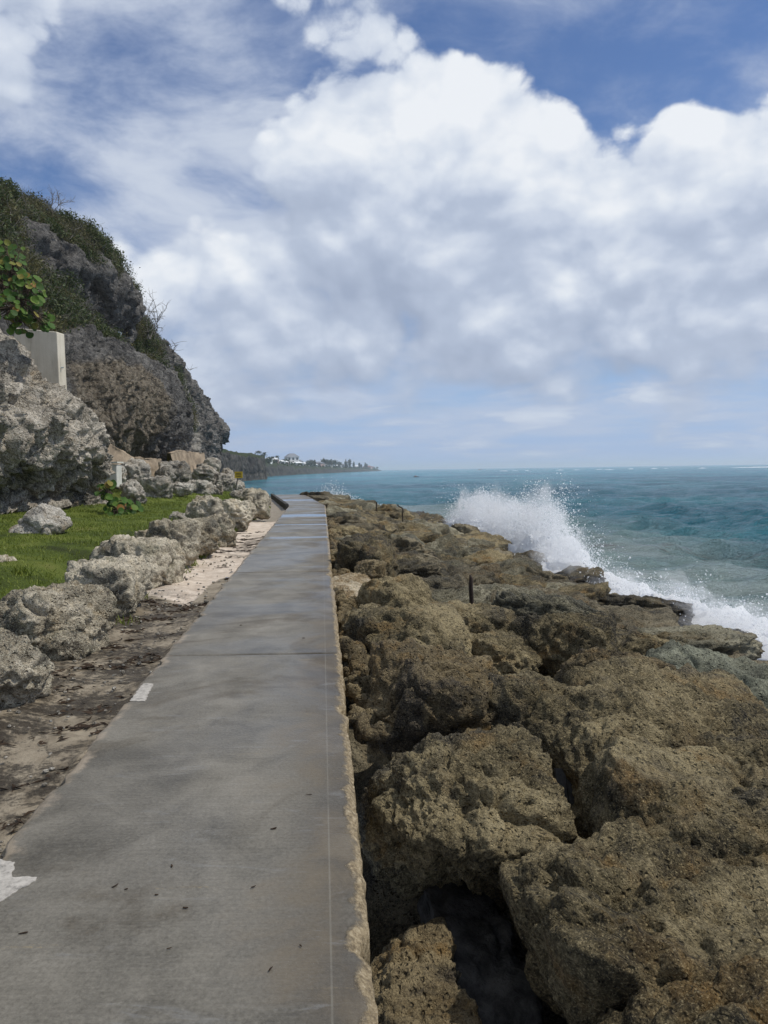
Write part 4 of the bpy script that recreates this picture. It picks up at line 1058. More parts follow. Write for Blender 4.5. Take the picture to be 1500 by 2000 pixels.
CL = {  # Y station: profile from the foot to the plateau as (X, z)
 12: [(-13, .3), (-13.2, 2), (-13.2, 3.5), (-13.4, 5), (-14.2, 6.3), (-16, 9), (-18, 12.5), (-19.5, 15.5), (-21.5, 18), (-26, 20), (-45, 21)],
 22: [(-12.6, .3), (-12.9, 2), (-12.8, 3.5), (-12.9, 5), (-13.7, 6.3), (-15.6, 9), (-17.6, 12.5), (-19, 15.5), (-21, 18), (-25, 20), (-45, 21)],
 32: [(-13.6, .3), (-14.2, 2), (-13.9, 3.2), (-13.6, 5), (-14.1, 6.6), (-15.6, 9.0), (-17.6, 12.2), (-19.2, 14.6), (-20.8, 16.6), (-25, 18.0), (-45, 19.5)],
 38: [(-15, .4), (-16.1, 2), (-15.2, 3), (-14.4, 5.3), (-14.9, 7.6), (-16.2, 9.6), (-18.4, 12.6), (-19.4, 14.8), (-20.8, 16.8), (-25, 18.2), (-45, 19)],
 44: [(-15.8, .5), (-17.2, 2.2), (-15.9, 3.5), (-14.9, 5.8), (-15.4, 8.1), (-16.6, 9.6), (-18.8, 11.6), (-19.2, 14.9), (-20.5, 17.0), (-25, 18.3), (-45, 19)],
 50: [(-16.4, .6), (-17.8, 2), (-16.6, 3.5), (-15.6, 6), (-16.1, 8.2), (-17.6, 9.4), (-21.0, 11.2), (-18.0, 14.6), (-19.4, 17.2), (-24, 18.4), (-45, 19)],
 55: [(-16.8, .7), (-17.8, 2), (-17.0, 3.5), (-16.2, 6), (-16.8, 8.1), (-18.2, 9.5), (-20.0, 11.0), (-18.6, 14.0), (-19.9, 16.6), (-24.5, 18.3), (-45, 19)],
 60: [(-17.2, .7), (-18, 2), (-17.5, 3.5), (-16.9, 6), (-17.4, 8), (-18.8, 9.8), (-19.7, 11.4), (-19.9, 13.4), (-21, 15.2), (-25, 16.8), (-45, 18)],
 67: [(-18.1, .7), (-18.7, 2), (-18.1, 3.5), (-17.7, 6), (-18.2, 8), (-19.2, 9.8), (-19.6, 11.3), (-20.0, 12.5), (-21.2, 13.5), (-26, 15), (-45, 16)],
 74: [(-19.2, .7), (-19.6, 2), (-19.3, 3.5), (-19.1, 5.5), (-19.2, 7.2), (-19.5, 8.8), (-19.8, 10), (-20.3, 11), (-22, 12), (-27, 13), (-45, 14)],
 84: [(-20.3, .7), (-20.5, 2), (-20.2, 3.5), (-19.9, 5.2), (-19.9, 6.6), (-20.1, 7.8), (-20.3, 8.8), (-20.8, 9.6), (-22.6, 10.3), (-27, 11), (-45, 12)],
 91: [(-21.4, .5), (-22.0, 2), (-21.6, 3.6), (-21.1, 5.0), (-20.25, 6.5), (-20.4, 7.2), (-21, 7.8), (-22, 8.3), (-24, 8.9), (-28, 9.5), (-45, 10)],
 96: [(-24, .5), (-25, 2), (-24.6, 3.5), (-23.8, 4.8), (-23.0, 6), (-23, 6.6), (-23.6, 7.2), (-24.6, 7.7), (-26.4, 8.2), (-30, 8.8), (-45, 9)],
 102: [(-34, .2), (-34.5, 1.5), (-34.2, 2.6), (-34, 3.6), (-34, 4.4), (-34.3, 5), (-34.8, 5.5), (-35.4, 6), (-37, 6.5), (-40, 7), (-50, 7.4)],
}
CLF = {}
def cliff():
    st = sorted(CL); A = np.array([[(x, y, z) for x, z in CL[y]] for y in st], float)     # (S, R, 3)
    ns, nr = 440, 250
    ts = np.interp(np.linspace(0, 1, ns), np.linspace(0, 1, len(st)), np.arange(len(st)))
    tr = np.concatenate([np.linspace(0, 8.4, nr-24), np.linspace(8.45, 10, 24)])
    G = catmull(A, ts); G = catmull(np.swapaxes(G, 0, 1), tr); G = np.swapaxes(G, 0, 1)     # (ns, nr, 3)
    TR = np.broadcast_to(tr[None], (ns, nr)).ravel(); P = G.reshape(-1, 3).copy(); nrm = grid_normals(G).reshape(-1, 3)
    if nrm[len(nrm)//2, 0] < 0: nrm = -nrm
    Y = P[:, 1]
    nz = fbm(P*.22+9, 3)
    veg = sstep(TR + .7*nz, 4.25, 4.75)*sstep(TR+.5*nz, 6.35, 5.85)*sstep(Y, 50, 44)           # slope above the bulge
    veg = np.maximum(veg, sstep(TR+.6*nz, 5.6, 6.1)*sstep(Y, 40, 37))
    veg = np.maximum(veg, sstep(TR+.5*nz, 7.0, 7.5)*sstep(Y, 60, 54))                          # crest
    veg = np.maximum(veg, sstep(TR+.6*nz, 5.2, 5.8)*sstep(Y, 55.5, 58)*sstep(Y, 66, 62)*sstep(TR, 8.2, 7.6))
    veg = np.maximum(veg, .9*np.exp(-((Y-66.5-1.1*(TR-4.5))/1.3)**2)*sstep(TR, 2.2, 2.8)*sstep(TR, 6.6, 6.0))
    veg = np.maximum(veg, sstep(TR, 8.2, 8.8))
    tan = sstep(TR, 4.3, 3.6)*sstep(Y, 27, 32)*sstep(Y, 58, 44)*.9
    pale = .85*np.exp(-((Y-69.5-1.0*(TR-4.5))/1.0)**2)*sstep(TR, 6.5, 5.5)
    rk = 1-.75*veg
    w = P + 1.2*np.stack([perlin(P*.35+k*11) for k in range(3)], 1)
    D = rk*(.62*fbm(w*.30+4, 4, .55) + .30*ridged(w*.75, 4, .55) + .14*ridged(P*2.2, 4, .6))
    F1, F2, _ = worley(w*.55); D -= rk*.45*sstep(F1, .40, .05)
    F1, F2, _ = worley(w*1.7); D -= rk*.14*sstep(F1, .42, .05); D += rk*.08*sstep(F2-F1, 0, .4)
    F1, F2, _ = worley(P*.62+8); D += veg*(.35*fbm(P*.8, 4)+.45*sstep(F1, .75, .0)-.25)
    P = P + nrm*D[:, None]
    root = thing('cliff', 'tall dark weathered coral-stone cliff with overhang and scrubby slopes', 'cliff', (-20, 50, 0))
    o = mk('rock_face', P-np.array([-20, 50, 0]), gridF(ns, nr), M['cliff'], root, attrs={'veg': veg, 'tan': tan, 'pale': pale})
    CLF.update(P=P, n=nrm, veg=veg, TR=TR, Y=Y, root=root)
cliff()

def leaf_stuff(name, C, N3, size, mat, label, per=1, spread=.0, seed=1, parent=None, up=.3, aspect=.55):
    """leaf faces (bent quads) around centres C"""
    rs = np.random.RandomState(seed); C = np.repeat(C, per, 0); n = len(C)
    C = C + rs.normal(0, 1, (n, 3))*spread
    a = rs.normal(size=(n, 3)); a[:, 2] += up; a /= np.linalg.norm(a, axis=1)[:, None]
    b = np.cross(a, rs.normal(size=(n, 3))); b /= np.linalg.norm(b, axis=1)[:, None]
    s = (np.repeat(size, per) if np.ndim(size) else size)*rs.uniform(.5, 1.3, n); s = s[:, None]
    V = np.stack([C-a*s*.5, C+b*s*aspect*.5, C+a*s*.5, C-b*s*aspect*.5], 1).reshape(-1, 3)
    o = mk(name, V, np.arange(4*n).reshape(-1, 4), mat, parent, smooth=False, attrs={'rnd': np.repeat(np.clip(rs.normal(.5, .22, n), 0, 1), 4)})
    return tag(o, label, 'shrubs', kind='stuff') if label else o

def cliff_plants():
    rs = np.random.RandomState(31); P, nn, veg, TR, Y = (CLF[k] for k in ('P', 'n', 'veg', 'TR', 'Y'))
    vis = (P[:, 0] > -26) & (P[:, 0]/P[:, 1] > -.60) & (Y > 20)
    w = np.where(vis, np.clip(veg-.35, 0, 1)*sstep(fbm(P*.35+60, 3), -.55, .15), 0)*np.clip(50/np.maximum(Y, 20), .5, 1.5)*np.where(TR > 8.6, .25, 1)
    idx = rs.choice(len(P), 20000, p=w/w.sum()); C = P[idx]+nn[idx]*rs.uniform(0, .45, (20000, 1)) + np.array([0, 0, .05])
    # clumps: shrubs gather where this noise is high
    cl = fbm(C*.55+40, 3)
    A = C[cl > .10]; B = C[cl <= .10]
    leaf_stuff('slope_shrubs', A+np.array([0, 0, .10]), None, .15, M['shrub'], 'dense dark green scrub covering the cliff slope and crest', 7, .17, 2)
    leaf_stuff('olive_scrub', B, None, .115, M['shrub_warm'], 'olive dry scrub between the green shrubs on the slope', 5, .15, 3)
    # dry grass blades standing on the crest and slope
    idx = rs.choice(len(P), 26000, p=w/w.sum()); B0 = P[idx]; n = len(B0)
    h = rs.uniform(.18, .65, n); d = nn[idx]*.4+np.array([.05, 0, 1.0])+rs.normal(0, .30, (n, 3)); t = rs.normal(size=(n, 3)); t[:, 2] = 0; t /= np.linalg.norm(t, axis=1)[:, None]
    V = np.stack([B0-t*.014, B0+t*.014, B0+d*h[:, None]], 1).reshape(-1, 3)
    o = mk('dry_grass', V, np.arange(3*n).reshape(-1, 3), M['drygrass'], smooth=False, attrs={'rnd': np.repeat(rs.rand(n), 3)}); tag(o, 'dry tufted grass standing among the cliff scrub', 'grass', kind='stuff')
    # tangled dead vines
    m = MB(); idx = rs.choice(len(P), 1300, p=w/w.sum())
    for i in idx:
        p = P[i]+nn[i]*.25; d = rs.normal(size=3)*.6+np.array([.2, 0, .1]); d /= np.linalg.norm(d); pts = []
        for j in range(7):
            pts.append(p.copy()); p = p+d*rs.uniform(.10, .26); d = d+rs.normal(0, .35, 3)+nn[i]*.05; d /= np.linalg.norm(d)
        m.tube(pts, np.linspace(.016, .006, 7), 3)
    o = m.build('dead_vines', M['twig']); tag(o, 'grey tangle of bare vines and twigs on the slope', 'vines', kind='stuff')
cliff_plants()

def branch(m, rs, p, d, L, r, depth):
    pts = [p.copy()]; n = 5
    for j in range(n):
        d = d+rs.normal(0, .22, 3); d /= np.linalg.norm(d); p = p+d*L/n; pts.append(p.copy())
        if depth > 0 and j >= 1:
            for _ in range(rs.randint(1, 3)):
                d2 = d+rs.normal(0, .75, 3); d2[2] += .15; d2 /= np.linalg.norm(d2); branch(m, rs, p.copy(), d2, L*rs.uniform(.4, .65), r*.55, depth-1)
    m.tube(pts, np.linspace(r, r*.45, n+1), 4)
def bare_shrub(label, px, py, Y, L, seed, r=.035, n=4, depth=2):
    c = at(px, py, Y); rs = np.random.RandomState(seed); t = thing('bare_shrub', label, 'shrub', tuple(c), 0, 'bare shrubs on the cliff')
    for k in range(n):
        m = MB(); d = np.array([rs.normal(.25, .4), rs.normal(0, .4), 1.0]); d /= np.linalg.norm(d)
        branch(m, rs, np.array([rs.normal(0, .15), rs.normal(0, .15), -.3]), d, L*rs.uniform(.7, 1.1), r, depth); m.build('branch', M['twig'], t)
bare_shrub('bare twiggy shrub on the skyline right of the crag', 290, 655, 59, 2.4, 1, .045)
bare_shrub('thin leafless shrub lower on the skyline by the cliff shoulder', 336, 694, 66, 1.6, 2, .035, 3, 1)
bare_shrub('single dead stem on the far cliff edge', 358, 735, 71, 1.5, 3, .03, 2, 1)
bare_shrub('dead grey shrub among the green of the upper crest', 98, 418, 45, 1.2, 4, .03, 4, 2)
bare_shrub('grey tangled shrub halfway down the green slope', 165, 640, 41, 1.5, 5, .03, 5, 2)

def crest_bush(label, px, py, Y, r, seed, n=900):
    rs = np.random.RandomState(seed); c = at(px, py, Y); t = thing('shrub', label, 'shrub', tuple(c), 0, 'leafy shrubs on the cliff')
    q = rs.normal(size=(n, 3)); q /= np.linalg.norm(q, axis=1)[:, None]; q *= (rs.rand(n)**.45*r)[:, None]*np.array([1.1, 1.1, .8]); q *= (1+.5*fbm(q/r*1.8+seed, 3))[:, None]; q[:, 2] += r*.3
    leaf_stuff('foliage', q, None, .13, M['shrub'], None, 1, .02, seed, t)
    m = MB()
    for k in range(5): branch(m, rs, np.array([0, 0, -r*.6]), np.array([rs.normal(0, .5), rs.normal(0, .5), 1.]), r*1.2, .03, 1)
    m.build('stems', M['darktwig'], t)
for a in [('round dark shrub on the crest at the top left', 15, 372, 41.5, .55, 11), ('wide shrub on the crest above the crag', 130, 430, 47, .55, 12), ('small shrub at the right end of the green crest', 205, 475, 51, .5, 13),
          ('dark green bush clinging right of the crag', 280, 645, 59, 1.0, 14), ('low bush on the shoulder below the bare shrub', 300, 672, 62, .8, 15),
          ('bright shrub at the lower end of the green slope', 215, 672, 43.5, .8, 16), ('olive shrub mid-slope left of the crag', 130, 560, 41, .8, 17), ('green shrub hugging the pale gully', 352, 800, 70, .7, 18), ('small green bush low in the gully', 368, 838, 70, .6, 19)]:
    crest_bush(*a)

# ------------------------------------------------------------------ near outcrop at the left
def outcrop():
    st = [ # Y, rows of (X, z): foot, undercut, lip, face, upper, top, back
     (9, [(-10.6, .2), (-11.4, 1.0), (-10.6, 1.8), (-10.0, 3.0), (-10.4, 4.6), (-11.2, 6.0), (-13.2, 6.6), (-16, 6.4)]),
     (13, [(-10.3, .3), (-11.2, 1.1), (-10.2, 1.9), (-9.6, 3.0), (-9.9, 4.4), (-10.7, 5.7), (-12.6, 6.3), (-16, 6.3)]),
     (16.5, [(-9.9, .35), (-10.9, 1.2), (-9.9, 1.9), (-9.2, 2.8), (-9.4, 3.9), (-10.0, 5.0), (-11.6, 5.5), (-15.5, 5.6)]),
     (19, [(-9.8, .4), (-10.5, 1.2), (-9.7, 1.8), (-9.2, 2.7), (-9.35, 3.8), (-9.9, 4.65), (-11.5, 5.0), (-15.5, 5.0)]),
     (21, [(-9.6, .4), (-9.9, 1.1), (-9.5, 1.7), (-9.2, 2.35), (-9.3, 3.05), (-9.8, 3.7), (-11.2, 4.2), (-15.5, 4.6)]),
     (22.8, [(-9.5, .4), (-9.7, 1.0), (-9.4, 1.5), (-9.15, 2.0), (-9.3, 2.6), (-9.7, 3.05), (-10.9, 3.6), (-15, 4.0)]),
     (24.0, [(-9.9, .4), (-10.0, .9), (-9.9, 1.3), (-9.8, 1.7), (-9.9, 2.0), (-10.2, 2.3), (-11.2, 2.8), (-15, 3.4)]),
     (25.2, [(-12.5, .3), (-12.5, .7), (-12.5, 1.0), (-12.4, 1.3), (-12.4, 1.6), (-12.6, 1.9), (-13.2, 2.3), (-15, 2.8)])]
    A = np.array([[(x, y, z) for x, z in rows] for y, rows in st], float); ns, nr = 320, 220
    G = catmull(A, np.linspace(0, len(st)-1, ns)); G = np.swapaxes(catmull(np.swapaxes(G, 0, 1), np.linspace(0, 7, nr)), 0, 1)
    P = G.reshape(-1, 3).copy(); n = grid_normals(G).reshape(-1, 3)
    if n[len(n)//2, 0] < 0: n = -n
    w = P + .5*np.stack([perlin(P*.8+k*11) for k in range(3)], 1)
    D = .40*fbm(w*.55+2, 4, .55)+.24*ridged(w*1.3, 4, .6)+.06*ridged(P*5, 3)
    F1, F2, _ = worley(w*1.1); D -= .60*sstep(F1, .42, .05)
    F1, F2, _ = worley(w*2.9); D -= .20*sstep(F1, .42, .05); D += .05*sstep(F2-F1, 0, .35)
    F1, F2, _ = worley(P*7.5); D -= .035*sstep(F1, .42, .05)
    o = mk('rock_outcrop', P+n*D[:, None], gridF(ns, nr), M['outcrop_rock']); tag(o, 'pale pitted limestone outcrop with undercut dark base at the left edge', 'rock')
outcrop()

# ------------------------------------------------------------------ walls
def wall_block(name, label, pxs, Y, depth, mat, cat='wall', bev=.03, tilt=0):
    """upright wall: front outline given in the photo, at Y metres, with real thickness"""
    F_ = np.array([at(x, y, Y) for x, y in pxs]); B_ = F_+np.array([tilt, depth, 0]); n = len(pxs)
    V = np.concatenate([F_, B_]); me = bpy.data.meshes.new(name)
    faces = [list(range(n))[::-1], list(range(n, 2*n))]+[[i, (i+1) % n, n+(i+1) % n, n+i] for i in range(n)]
    me.from_pydata([tuple(v) for v in V], [], faces); me.update(); me.materials.append(mat)
    o = bpy.data.objects.new(name, me); COL.objects.link(o); md = o.modifiers.new('bevel', 'BEVEL'); md.width = bev; md.segments = 2
    return tag(o, label, cat)
def cream_pillar():
    c0 = at(75, 700, 21.8); t = thing('stucco_wall', 'cream stucco wall end rising behind the outcrop under sea grape', 'wall', (c0[0], 21.8, 3.0))
    o = wall_block('wall_body', None, [(22, 830), (118, 830), (118, 790), (111, 648), (30, 640), (18, 700)], 21.8, .40, M['stucco'], None, .02, .05)
    o.parent = t; o.matrix_parent_inverse = t.matrix_world.inverted(); o.location = -Vector(t.location)
    m = MB(); p = at(119, 718, 21.95)-np.array(t.location); m.tube([p+[-.06, 0, 0], p+[.02, -.02, 0], p+[.09, -.05, -.01]], .022, 8); m.build('drain_pipe', M['panel_white'], t)
    c0 = at(217, 945, 25.6); t = thing('stucco_block', 'small white stucco block at the foot of the cliff', 'block', tuple(c0))
    o = wall_block('block_body', None, [(200, 952), (229, 952), (228, 908), (203, 906)], 25.6, .5, M['stucco2'], None, .03)
    o.parent = t; o.location = -Vector(t.location)
    m = MB(); m.box((-.02, .22, .80-.04), (.60, .62, .05)); m.build('coping', M['stucco2'], t)
cream_pillar()
def tan_wall(name, label, top, Y0, Y1, h, seed, thick=.35):
    """rough rendered retaining wall along a crest given in the photo"""
    n = 60; t = np.linspace(0, 1, n); px = np.interp(t, np.linspace(0, 1, len(top)), [p[0] for p in top]); py = np.interp(t, np.linspace(0, 1, len(top)), [p[1] for p in top])
    Yd = Y0+(Y1-Y0)*t; T = np.array([at(a, b, c) for a, b, c in zip(px, py, Yd)]); rows = []
    m = 22
    for j in range(m):
        f = j/(m-1); q = T.copy(); q[:, 2] -= h*f; q[:, 0] += .25*f; rows.append(q)
    back = [T+np.array([-thick, thick*.5, -.02]), T+np.array([-thick, thick*.5, -h])]
    G = np.array([back[1], back[0]]+rows); nn = grid_normals(G).reshape(-1, 3); P = G.reshape(-1, 3)
    P = P+nn*(.07*fbm(P*1.1+seed, 4)+.03*ridged(P*np.array([3, 3, .8])+seed, 3))[:, None]
    o = mk(name, P, gridF(len(G), n), M['render_tan']); tag(o, label, 'wall')
tan_wall('retaining_wall', 'tall tan rendered retaining wall under the cliff overhang', [(188, 858), (205, 860), (240, 878), (262, 893)], 29.5, 33, 1.9, 1)
tan_wall('retaining_wall', 'low tan rendered wall sloping behind the round boulder', [(258, 890), (285, 893), (316, 896)], 34, 38, 1.3, 2)
tan_wall('retaining_wall', 'streaked tan rendered wall above the boulder pile on the right', [(334, 884), (350, 878), (372, 882), (399, 884)], 45, 55, 1.5, 3)

def sheet():
    c = at(232, 657, 47.5); R = Euler((.1, .28, .5)).to_matrix(); m = MB(); m.box((0, 0, 0), (.24, .05, .58), R)
    o = m.build('metal_sheet', M['panel_white'], loc=tuple(c)); tag(o, 'bluish white metal sheet leaning on the cliff ledge', 'sheet')
    m = MB()
    # pale dry trunk running down the upper slope
    pts = [at(x, y, 46.5) for x, y in ((128, 440), (131, 460), (134, 480), (139, 500), (141, 515))]; m.tube(pts, np.array([.09, .10, .11, .12, .13]), 6)
    o = m.build('dead_trunk', M['twig'], smooth=True); tag(o, 'pale bare trunk leaning on the slope above the cave', 'trunk')
sheet()

def sign():
    b = at(459, 957, 38); t = thing('warning_sign', 'small yellow warning sign on a leaning wooden post by the boulders', 'sign', tuple(b))
    m = MB(); m.tube([(0, 0, -.3), (.10, 0, .35), (.20, .02, .80)], .03, 6); m.build('post', M['wood'], t)
    m = MB(); m.box((.22, -.05, .80), (.42, .03, .34)); f = m.build('board', M['yellow'], t)
    m = MB()
    for dz, w in ((.08, .28), (.0, .30), (-.08, .24)): m.box((.22, -.068, .80+dz), (w, .006, .03))
    m.build('print', M['black'], f)
sign()

# ------------------------------------------------------------------ sea grape plants, each round leaf its own piece
def leaf_mesh():
    n = 14; a = np.arange(n)*2*math.pi/n; r = .5*(1-.12*np.cos(a*1)**6*(np.cos(a) < 0)); V = [[0, 0, 0]]
    for q in (.55, 1.0):
        for k in range(n): V.append([math.cos(a[k])*r[k]*q, math.sin(a[k])*r[k]*q*.95, .10*q*q*abs(math.sin(a[k]))+.03*q*math.cos(3*a[k])])
    F = [[0, 1+k, 1+(k+1) % n] for k in range(n)]; F4 = [[1+k, 1+n+k, 1+n+(k+1) % n, 1+(k+1) % n] for k in range(n)]
    o = mk('leaf', V, [np.array(F), np.array(F4)], M['seagrape']); me = o.data; bpy.data.objects.remove(o); return me
LEAF = leaf_mesh()
def seagrape(label, blobs, size, n, seed):
    """blobs: (px, py, Y, radius m)"""
    rs = np.random.RandomState(seed); base = at(blobs[0][0], blobs[0][1], blobs[0][2]); t = thing('sea_grape', label, 'shrub', tuple(base)); m = MB()
    wts = np.array([b[3]**2 for b in blobs]); wts /= wts.sum()
    for k in range(n):
        b = blobs[rs.choice(len(blobs), p=wts)]; c = at(b[0], b[1], b[2])-base; q = rs.normal(size=3); q /= np.linalg.norm(q); p = c+q*b[3]*rs.uniform(.3, 1.0)
        o = bpy.data.objects.new('leaf', LEAF); COL.objects.link(o); o.parent = t; o.location = tuple(p)
        s = size*rs.uniform(.6, 1.25); o.scale = (s, s, s)
        nrm = Vector((q[0]*.6+.35+rs.normal(0, .35), q[1]*.4-.65+rs.normal(0, .35), .55+rs.normal(0, .35))); o.rotation_euler = nrm.to_track_quat('Z', 'Y').to_euler(); o.rotation_euler.rotate_axis('Z', rs.rand()*6.28)
        m.tube([c*.6+rs.normal(0, .05, 3), (c+p)/2+rs.normal(0, .04, 3), p], np.array([.014, .009, .004]), 4)
    m.build('stems', M['darktwig'], t)
seagrape('large-leaved green sea grape bush spilling over the cream wall', [(40, 590, 18.2, .62), (-10, 540, 18.4, .7), (10, 610, 17.9, .5), (78, 625, 18.3, .36), (40, 632, 18.2, .34), (20, 510, 18.6, .55), (60, 560, 18.3, .45)], .20, 299, 5)
seagrape('low sea grape plant with dark round leaves at the outcrop foot', [(225, 985, 19.5, .36), (205, 955, 19.6, .30), (248, 998, 19.2, .30), (228, 1000, 19.0, .32), (262, 985, 19.6, .22)], .19, 80, 9)

# ------------------------------------------------------------------ headland and far coast
def strip_land(name, line, seed, prof, ns=160, nr=30, label=None, amp=1.0, nfreq=.08):
    """land behind a waterline given as (X, Y); prof: (metres inland, height) per point index fraction"""
    L = np.array(line, float); t = np.linspace(0, len(L)-1, ns); C = catmull(L, t); tan = np.gradient(C, axis=0); tan /= np.linalg.norm(tan, axis=1)[:, None]
    inl = np.stack([-tan[:, 1], tan[:, 0]], 1)          # left of travel
    rows = []
    for j in range(nr):
        f = j/(nr-1); r = []
        for i in range(ns):
            d, h = prof(i/(ns-1), f); r.append([C[i, 0]+inl[i, 0]*d, C[i, 1]+inl[i, 1]*d, SEA+h])
        rows.append(r)
    G = np.array(rows); n = grid_normals(G).reshape(-1, 3); P = G.reshape(-1, 3)
    if n[:, 2].mean() < 0: n = -n
    D = amp*(fbm(P*nfreq+seed, 4, .55)+.5*ridged(P*nfreq*2.6+seed, 3))
    P = P+n*D[:, None]; P[:ns, 2] = SEA-1
    o = mk(name, P, gridF(nr, ns), M['far_cliff']); tag(o, kind='structure'); return P
def seaX(px, Y): return (px-750)/FPX*Y
def prof_head(s, f):
    top = (8.6*sstep(np.array(s), 1.02, .80)+2.2) if s > .6 else 10.6
    hs = [(0, -1), (.5, 2.5), (0.2, 5), (1.0, float(top)*.88), (4, float(top)), (18, float(top)+.4), (60, float(top))]
    k = f*(len(hs)-1); i = min(int(k), len(hs)-2); q = k-i
    return hs[i][0]+(hs[i+1][0]-hs[i][0])*q, hs[i][1]+(hs[i+1][1]-hs[i][1])*q
# low dark headland behind the cliff nose
HEAD = [(seaX(380, 150), 150), (seaX(420, 190), 190), (seaX(452, 235), 235), (seaX(478, 270), 270), (seaX(503, 300), 300), (seaX(517, 318), 318), (seaX(516, 345), 345), (seaX(470, 380), 380)]
strip_land('headland', HEAD, 3.0, prof_head, 240, 60, amp=.75, nfreq=.16)
# long low coast running out to the point
CO = [(seaX(478, 430), 430), (seaX(520, 470), 470), (seaX(545, 540), 540), (seaX(575, 640), 640), (seaX(610, 770), 770), (seaX(650, 960), 960), (seaX(690, 1250), 1250), (seaX(718, 1560), 1560), (seaX(738, 1900), 1900), (seaX(746, 2150), 2150)]
def prof_coast(s, f):
    cl = 9.0*(1-.62*s)*sstep(np.array(s), 1.0, .9)+.6; hill = (7.5+4*math.sin(s*9)**2)*(1-s)**.5*sstep(np.array(s), 1.0, .92)
    hs = [(0, -1), (1, 1.5), (2, float(cl)*.7), (4, float(cl)), (30, float(cl)+.2*float(hill)), (90, float(cl)+.75*float(hill)), (180, float(cl)+float(hill)), (420, float(cl)+float(hill)*.9)]
    k = f*(len(hs)-1); i = min(int(k), len(hs)-2); q = k-i
    return hs[i][0]+(hs[i+1][0]-hs[i][0])*q, hs[i][1]+(hs[i+1][1]-hs[i][1])*q
COP = strip_land('coast', CO, 8.0, prof_coast, 320, 44, amp=1.3, nfreq=.06)

def land_z(x, y):
    i = np.argsort((COP[:, 0]-x)**2+(COP[:, 1]-y)**2)[:4]; return float(COP[i, 2].mean())
def coast_y(px):
    return float(np.interp(px, [(c[0]/c[1]*FPX+750) for c in CO], [c[1] for c in CO]))
def far_house(px, py, Y, w, h, wall, roof, label, seed, hip=True):
    Y = max(Y, coast_y(px)*1.10+20); c = at(px, py, Y); rs = np.random.RandomState(seed); t = thing('house', label, 'house', (c[0], Y, land_z(c[0], Y)+h*.6), rs.uniform(-.5, .5), 'houses on the far coast')
    w *= 1.0; h *= 1.0
    m = MB(); m.box((0, 0, -.5), (w, w*.7, h+1)); wo = m.build('wall', M[wall], t)
    m = MB(); m.box((0, 0, h/2+.3*h*.5), (w*1.10, w*.80, h*.42), None, .35 if hip else .95); m.build('roof', M[roof], t)
    k = max(2, int(w/3.5))
    for j in range(k):
        for sd in ((-1,) if h < 5 else (-1, 1)):
            b = MB(); b.box(((j+.5)/k*w-w/2, -w*.35-.02, sd*h*.22+.05 if h >= 5 else 0), (w/k*.45, .12, h*.28 if h >= 5 else h*.45)); b.build('window', M['win'], t)
H = [(549, 907.5, 520, 7, 3.2, 'house_white', 'roof_white', 'white bungalow nearest on the far coast'),
     (519, 911, 470, 9, 3.0, 'house_white', 'roof_white', 'long white house just above the headland edge'),
     (507, 908.5, 455, 5, 3.2, 'house_white', 'roof_white', 'white house half hidden at the headland'),
     (534, 906.5, 600, 9, 4, 'house_pink', 'roof_white', 'pinkish house among the first palms'),
     (570, 902.5, 760, 13, 9, 'house_white', 'roof_grey', 'tall pale apartment house highest on the far coast'),
     (583, 904.5, 790, 9, 5, 'house_grey', 'roof_grey', 'grey house right of the tall apartment house'),
     (581, 909.5, 700, 11, 3.4, 'house_white', 'roof_white', 'white-roofed house at the cliff top below the apartments'),
     (594, 909.5, 720, 8, 3.4, 'house_white', 'roof_white', 'second white-roofed house beside the first'),
     (615, 914.5, 820, 7, 2.6, 'house_white', 'roof_white', 'tiny white house low at the far cliff edge'),
     (622, 909.5, 930, 13, 5, 'house_pink', 'roof_grey', 'wide pinkish house midway along the far coast'),
     (671, 912.5, 1150, 16, 5, 'house_white', 'roof_grey', 'cream house among trees toward the point'),
     (718, 913.6, 1600, 20, 5.5, 'house_pink', 'roof_red', 'red-roofed house near the tip of the point'),
     (597, 903.6, 900, 14, 4, 'house_grey', 'roof_white', 'pale house on the skyline right of the apartments')]
H += [(556, 908, 650, 7, 3.2, 'house_pink', 'roof_white', 'small pinkish house left of the tall apartments'), (561, 906, 720, 6, 3.4, 'house_white', 'roof_white', 'small white cube house beside the apartments'),
      (604, 907, 860, 9, 3.6, 'house_white', 'roof_grey', 'white house among trees right of the white roofs'), (642, 912, 1010, 9, 4, 'house_white', 'roof_white', 'little white house in the tree belt'),
      (661, 912, 1120, 10, 4, 'house_grey', 'roof_white', 'grey house left of the cream house'), (697, 914, 1380, 12, 4.5, 'house_white', 'roof_white', 'pale house between the pines near the point'), (525, 909, 600, 6, 3, 'house_white', 'roof_grey', 'small white house under the first palms'),
      (726, 915, 1750, 16, 4.5, 'house_white', 'roof_red', 'last small house before the tip of the point')]
for k, a in enumerate(H): far_house(a[0], a[1], a[2], a[3], a[4], a[5], a[6], a[7], k)

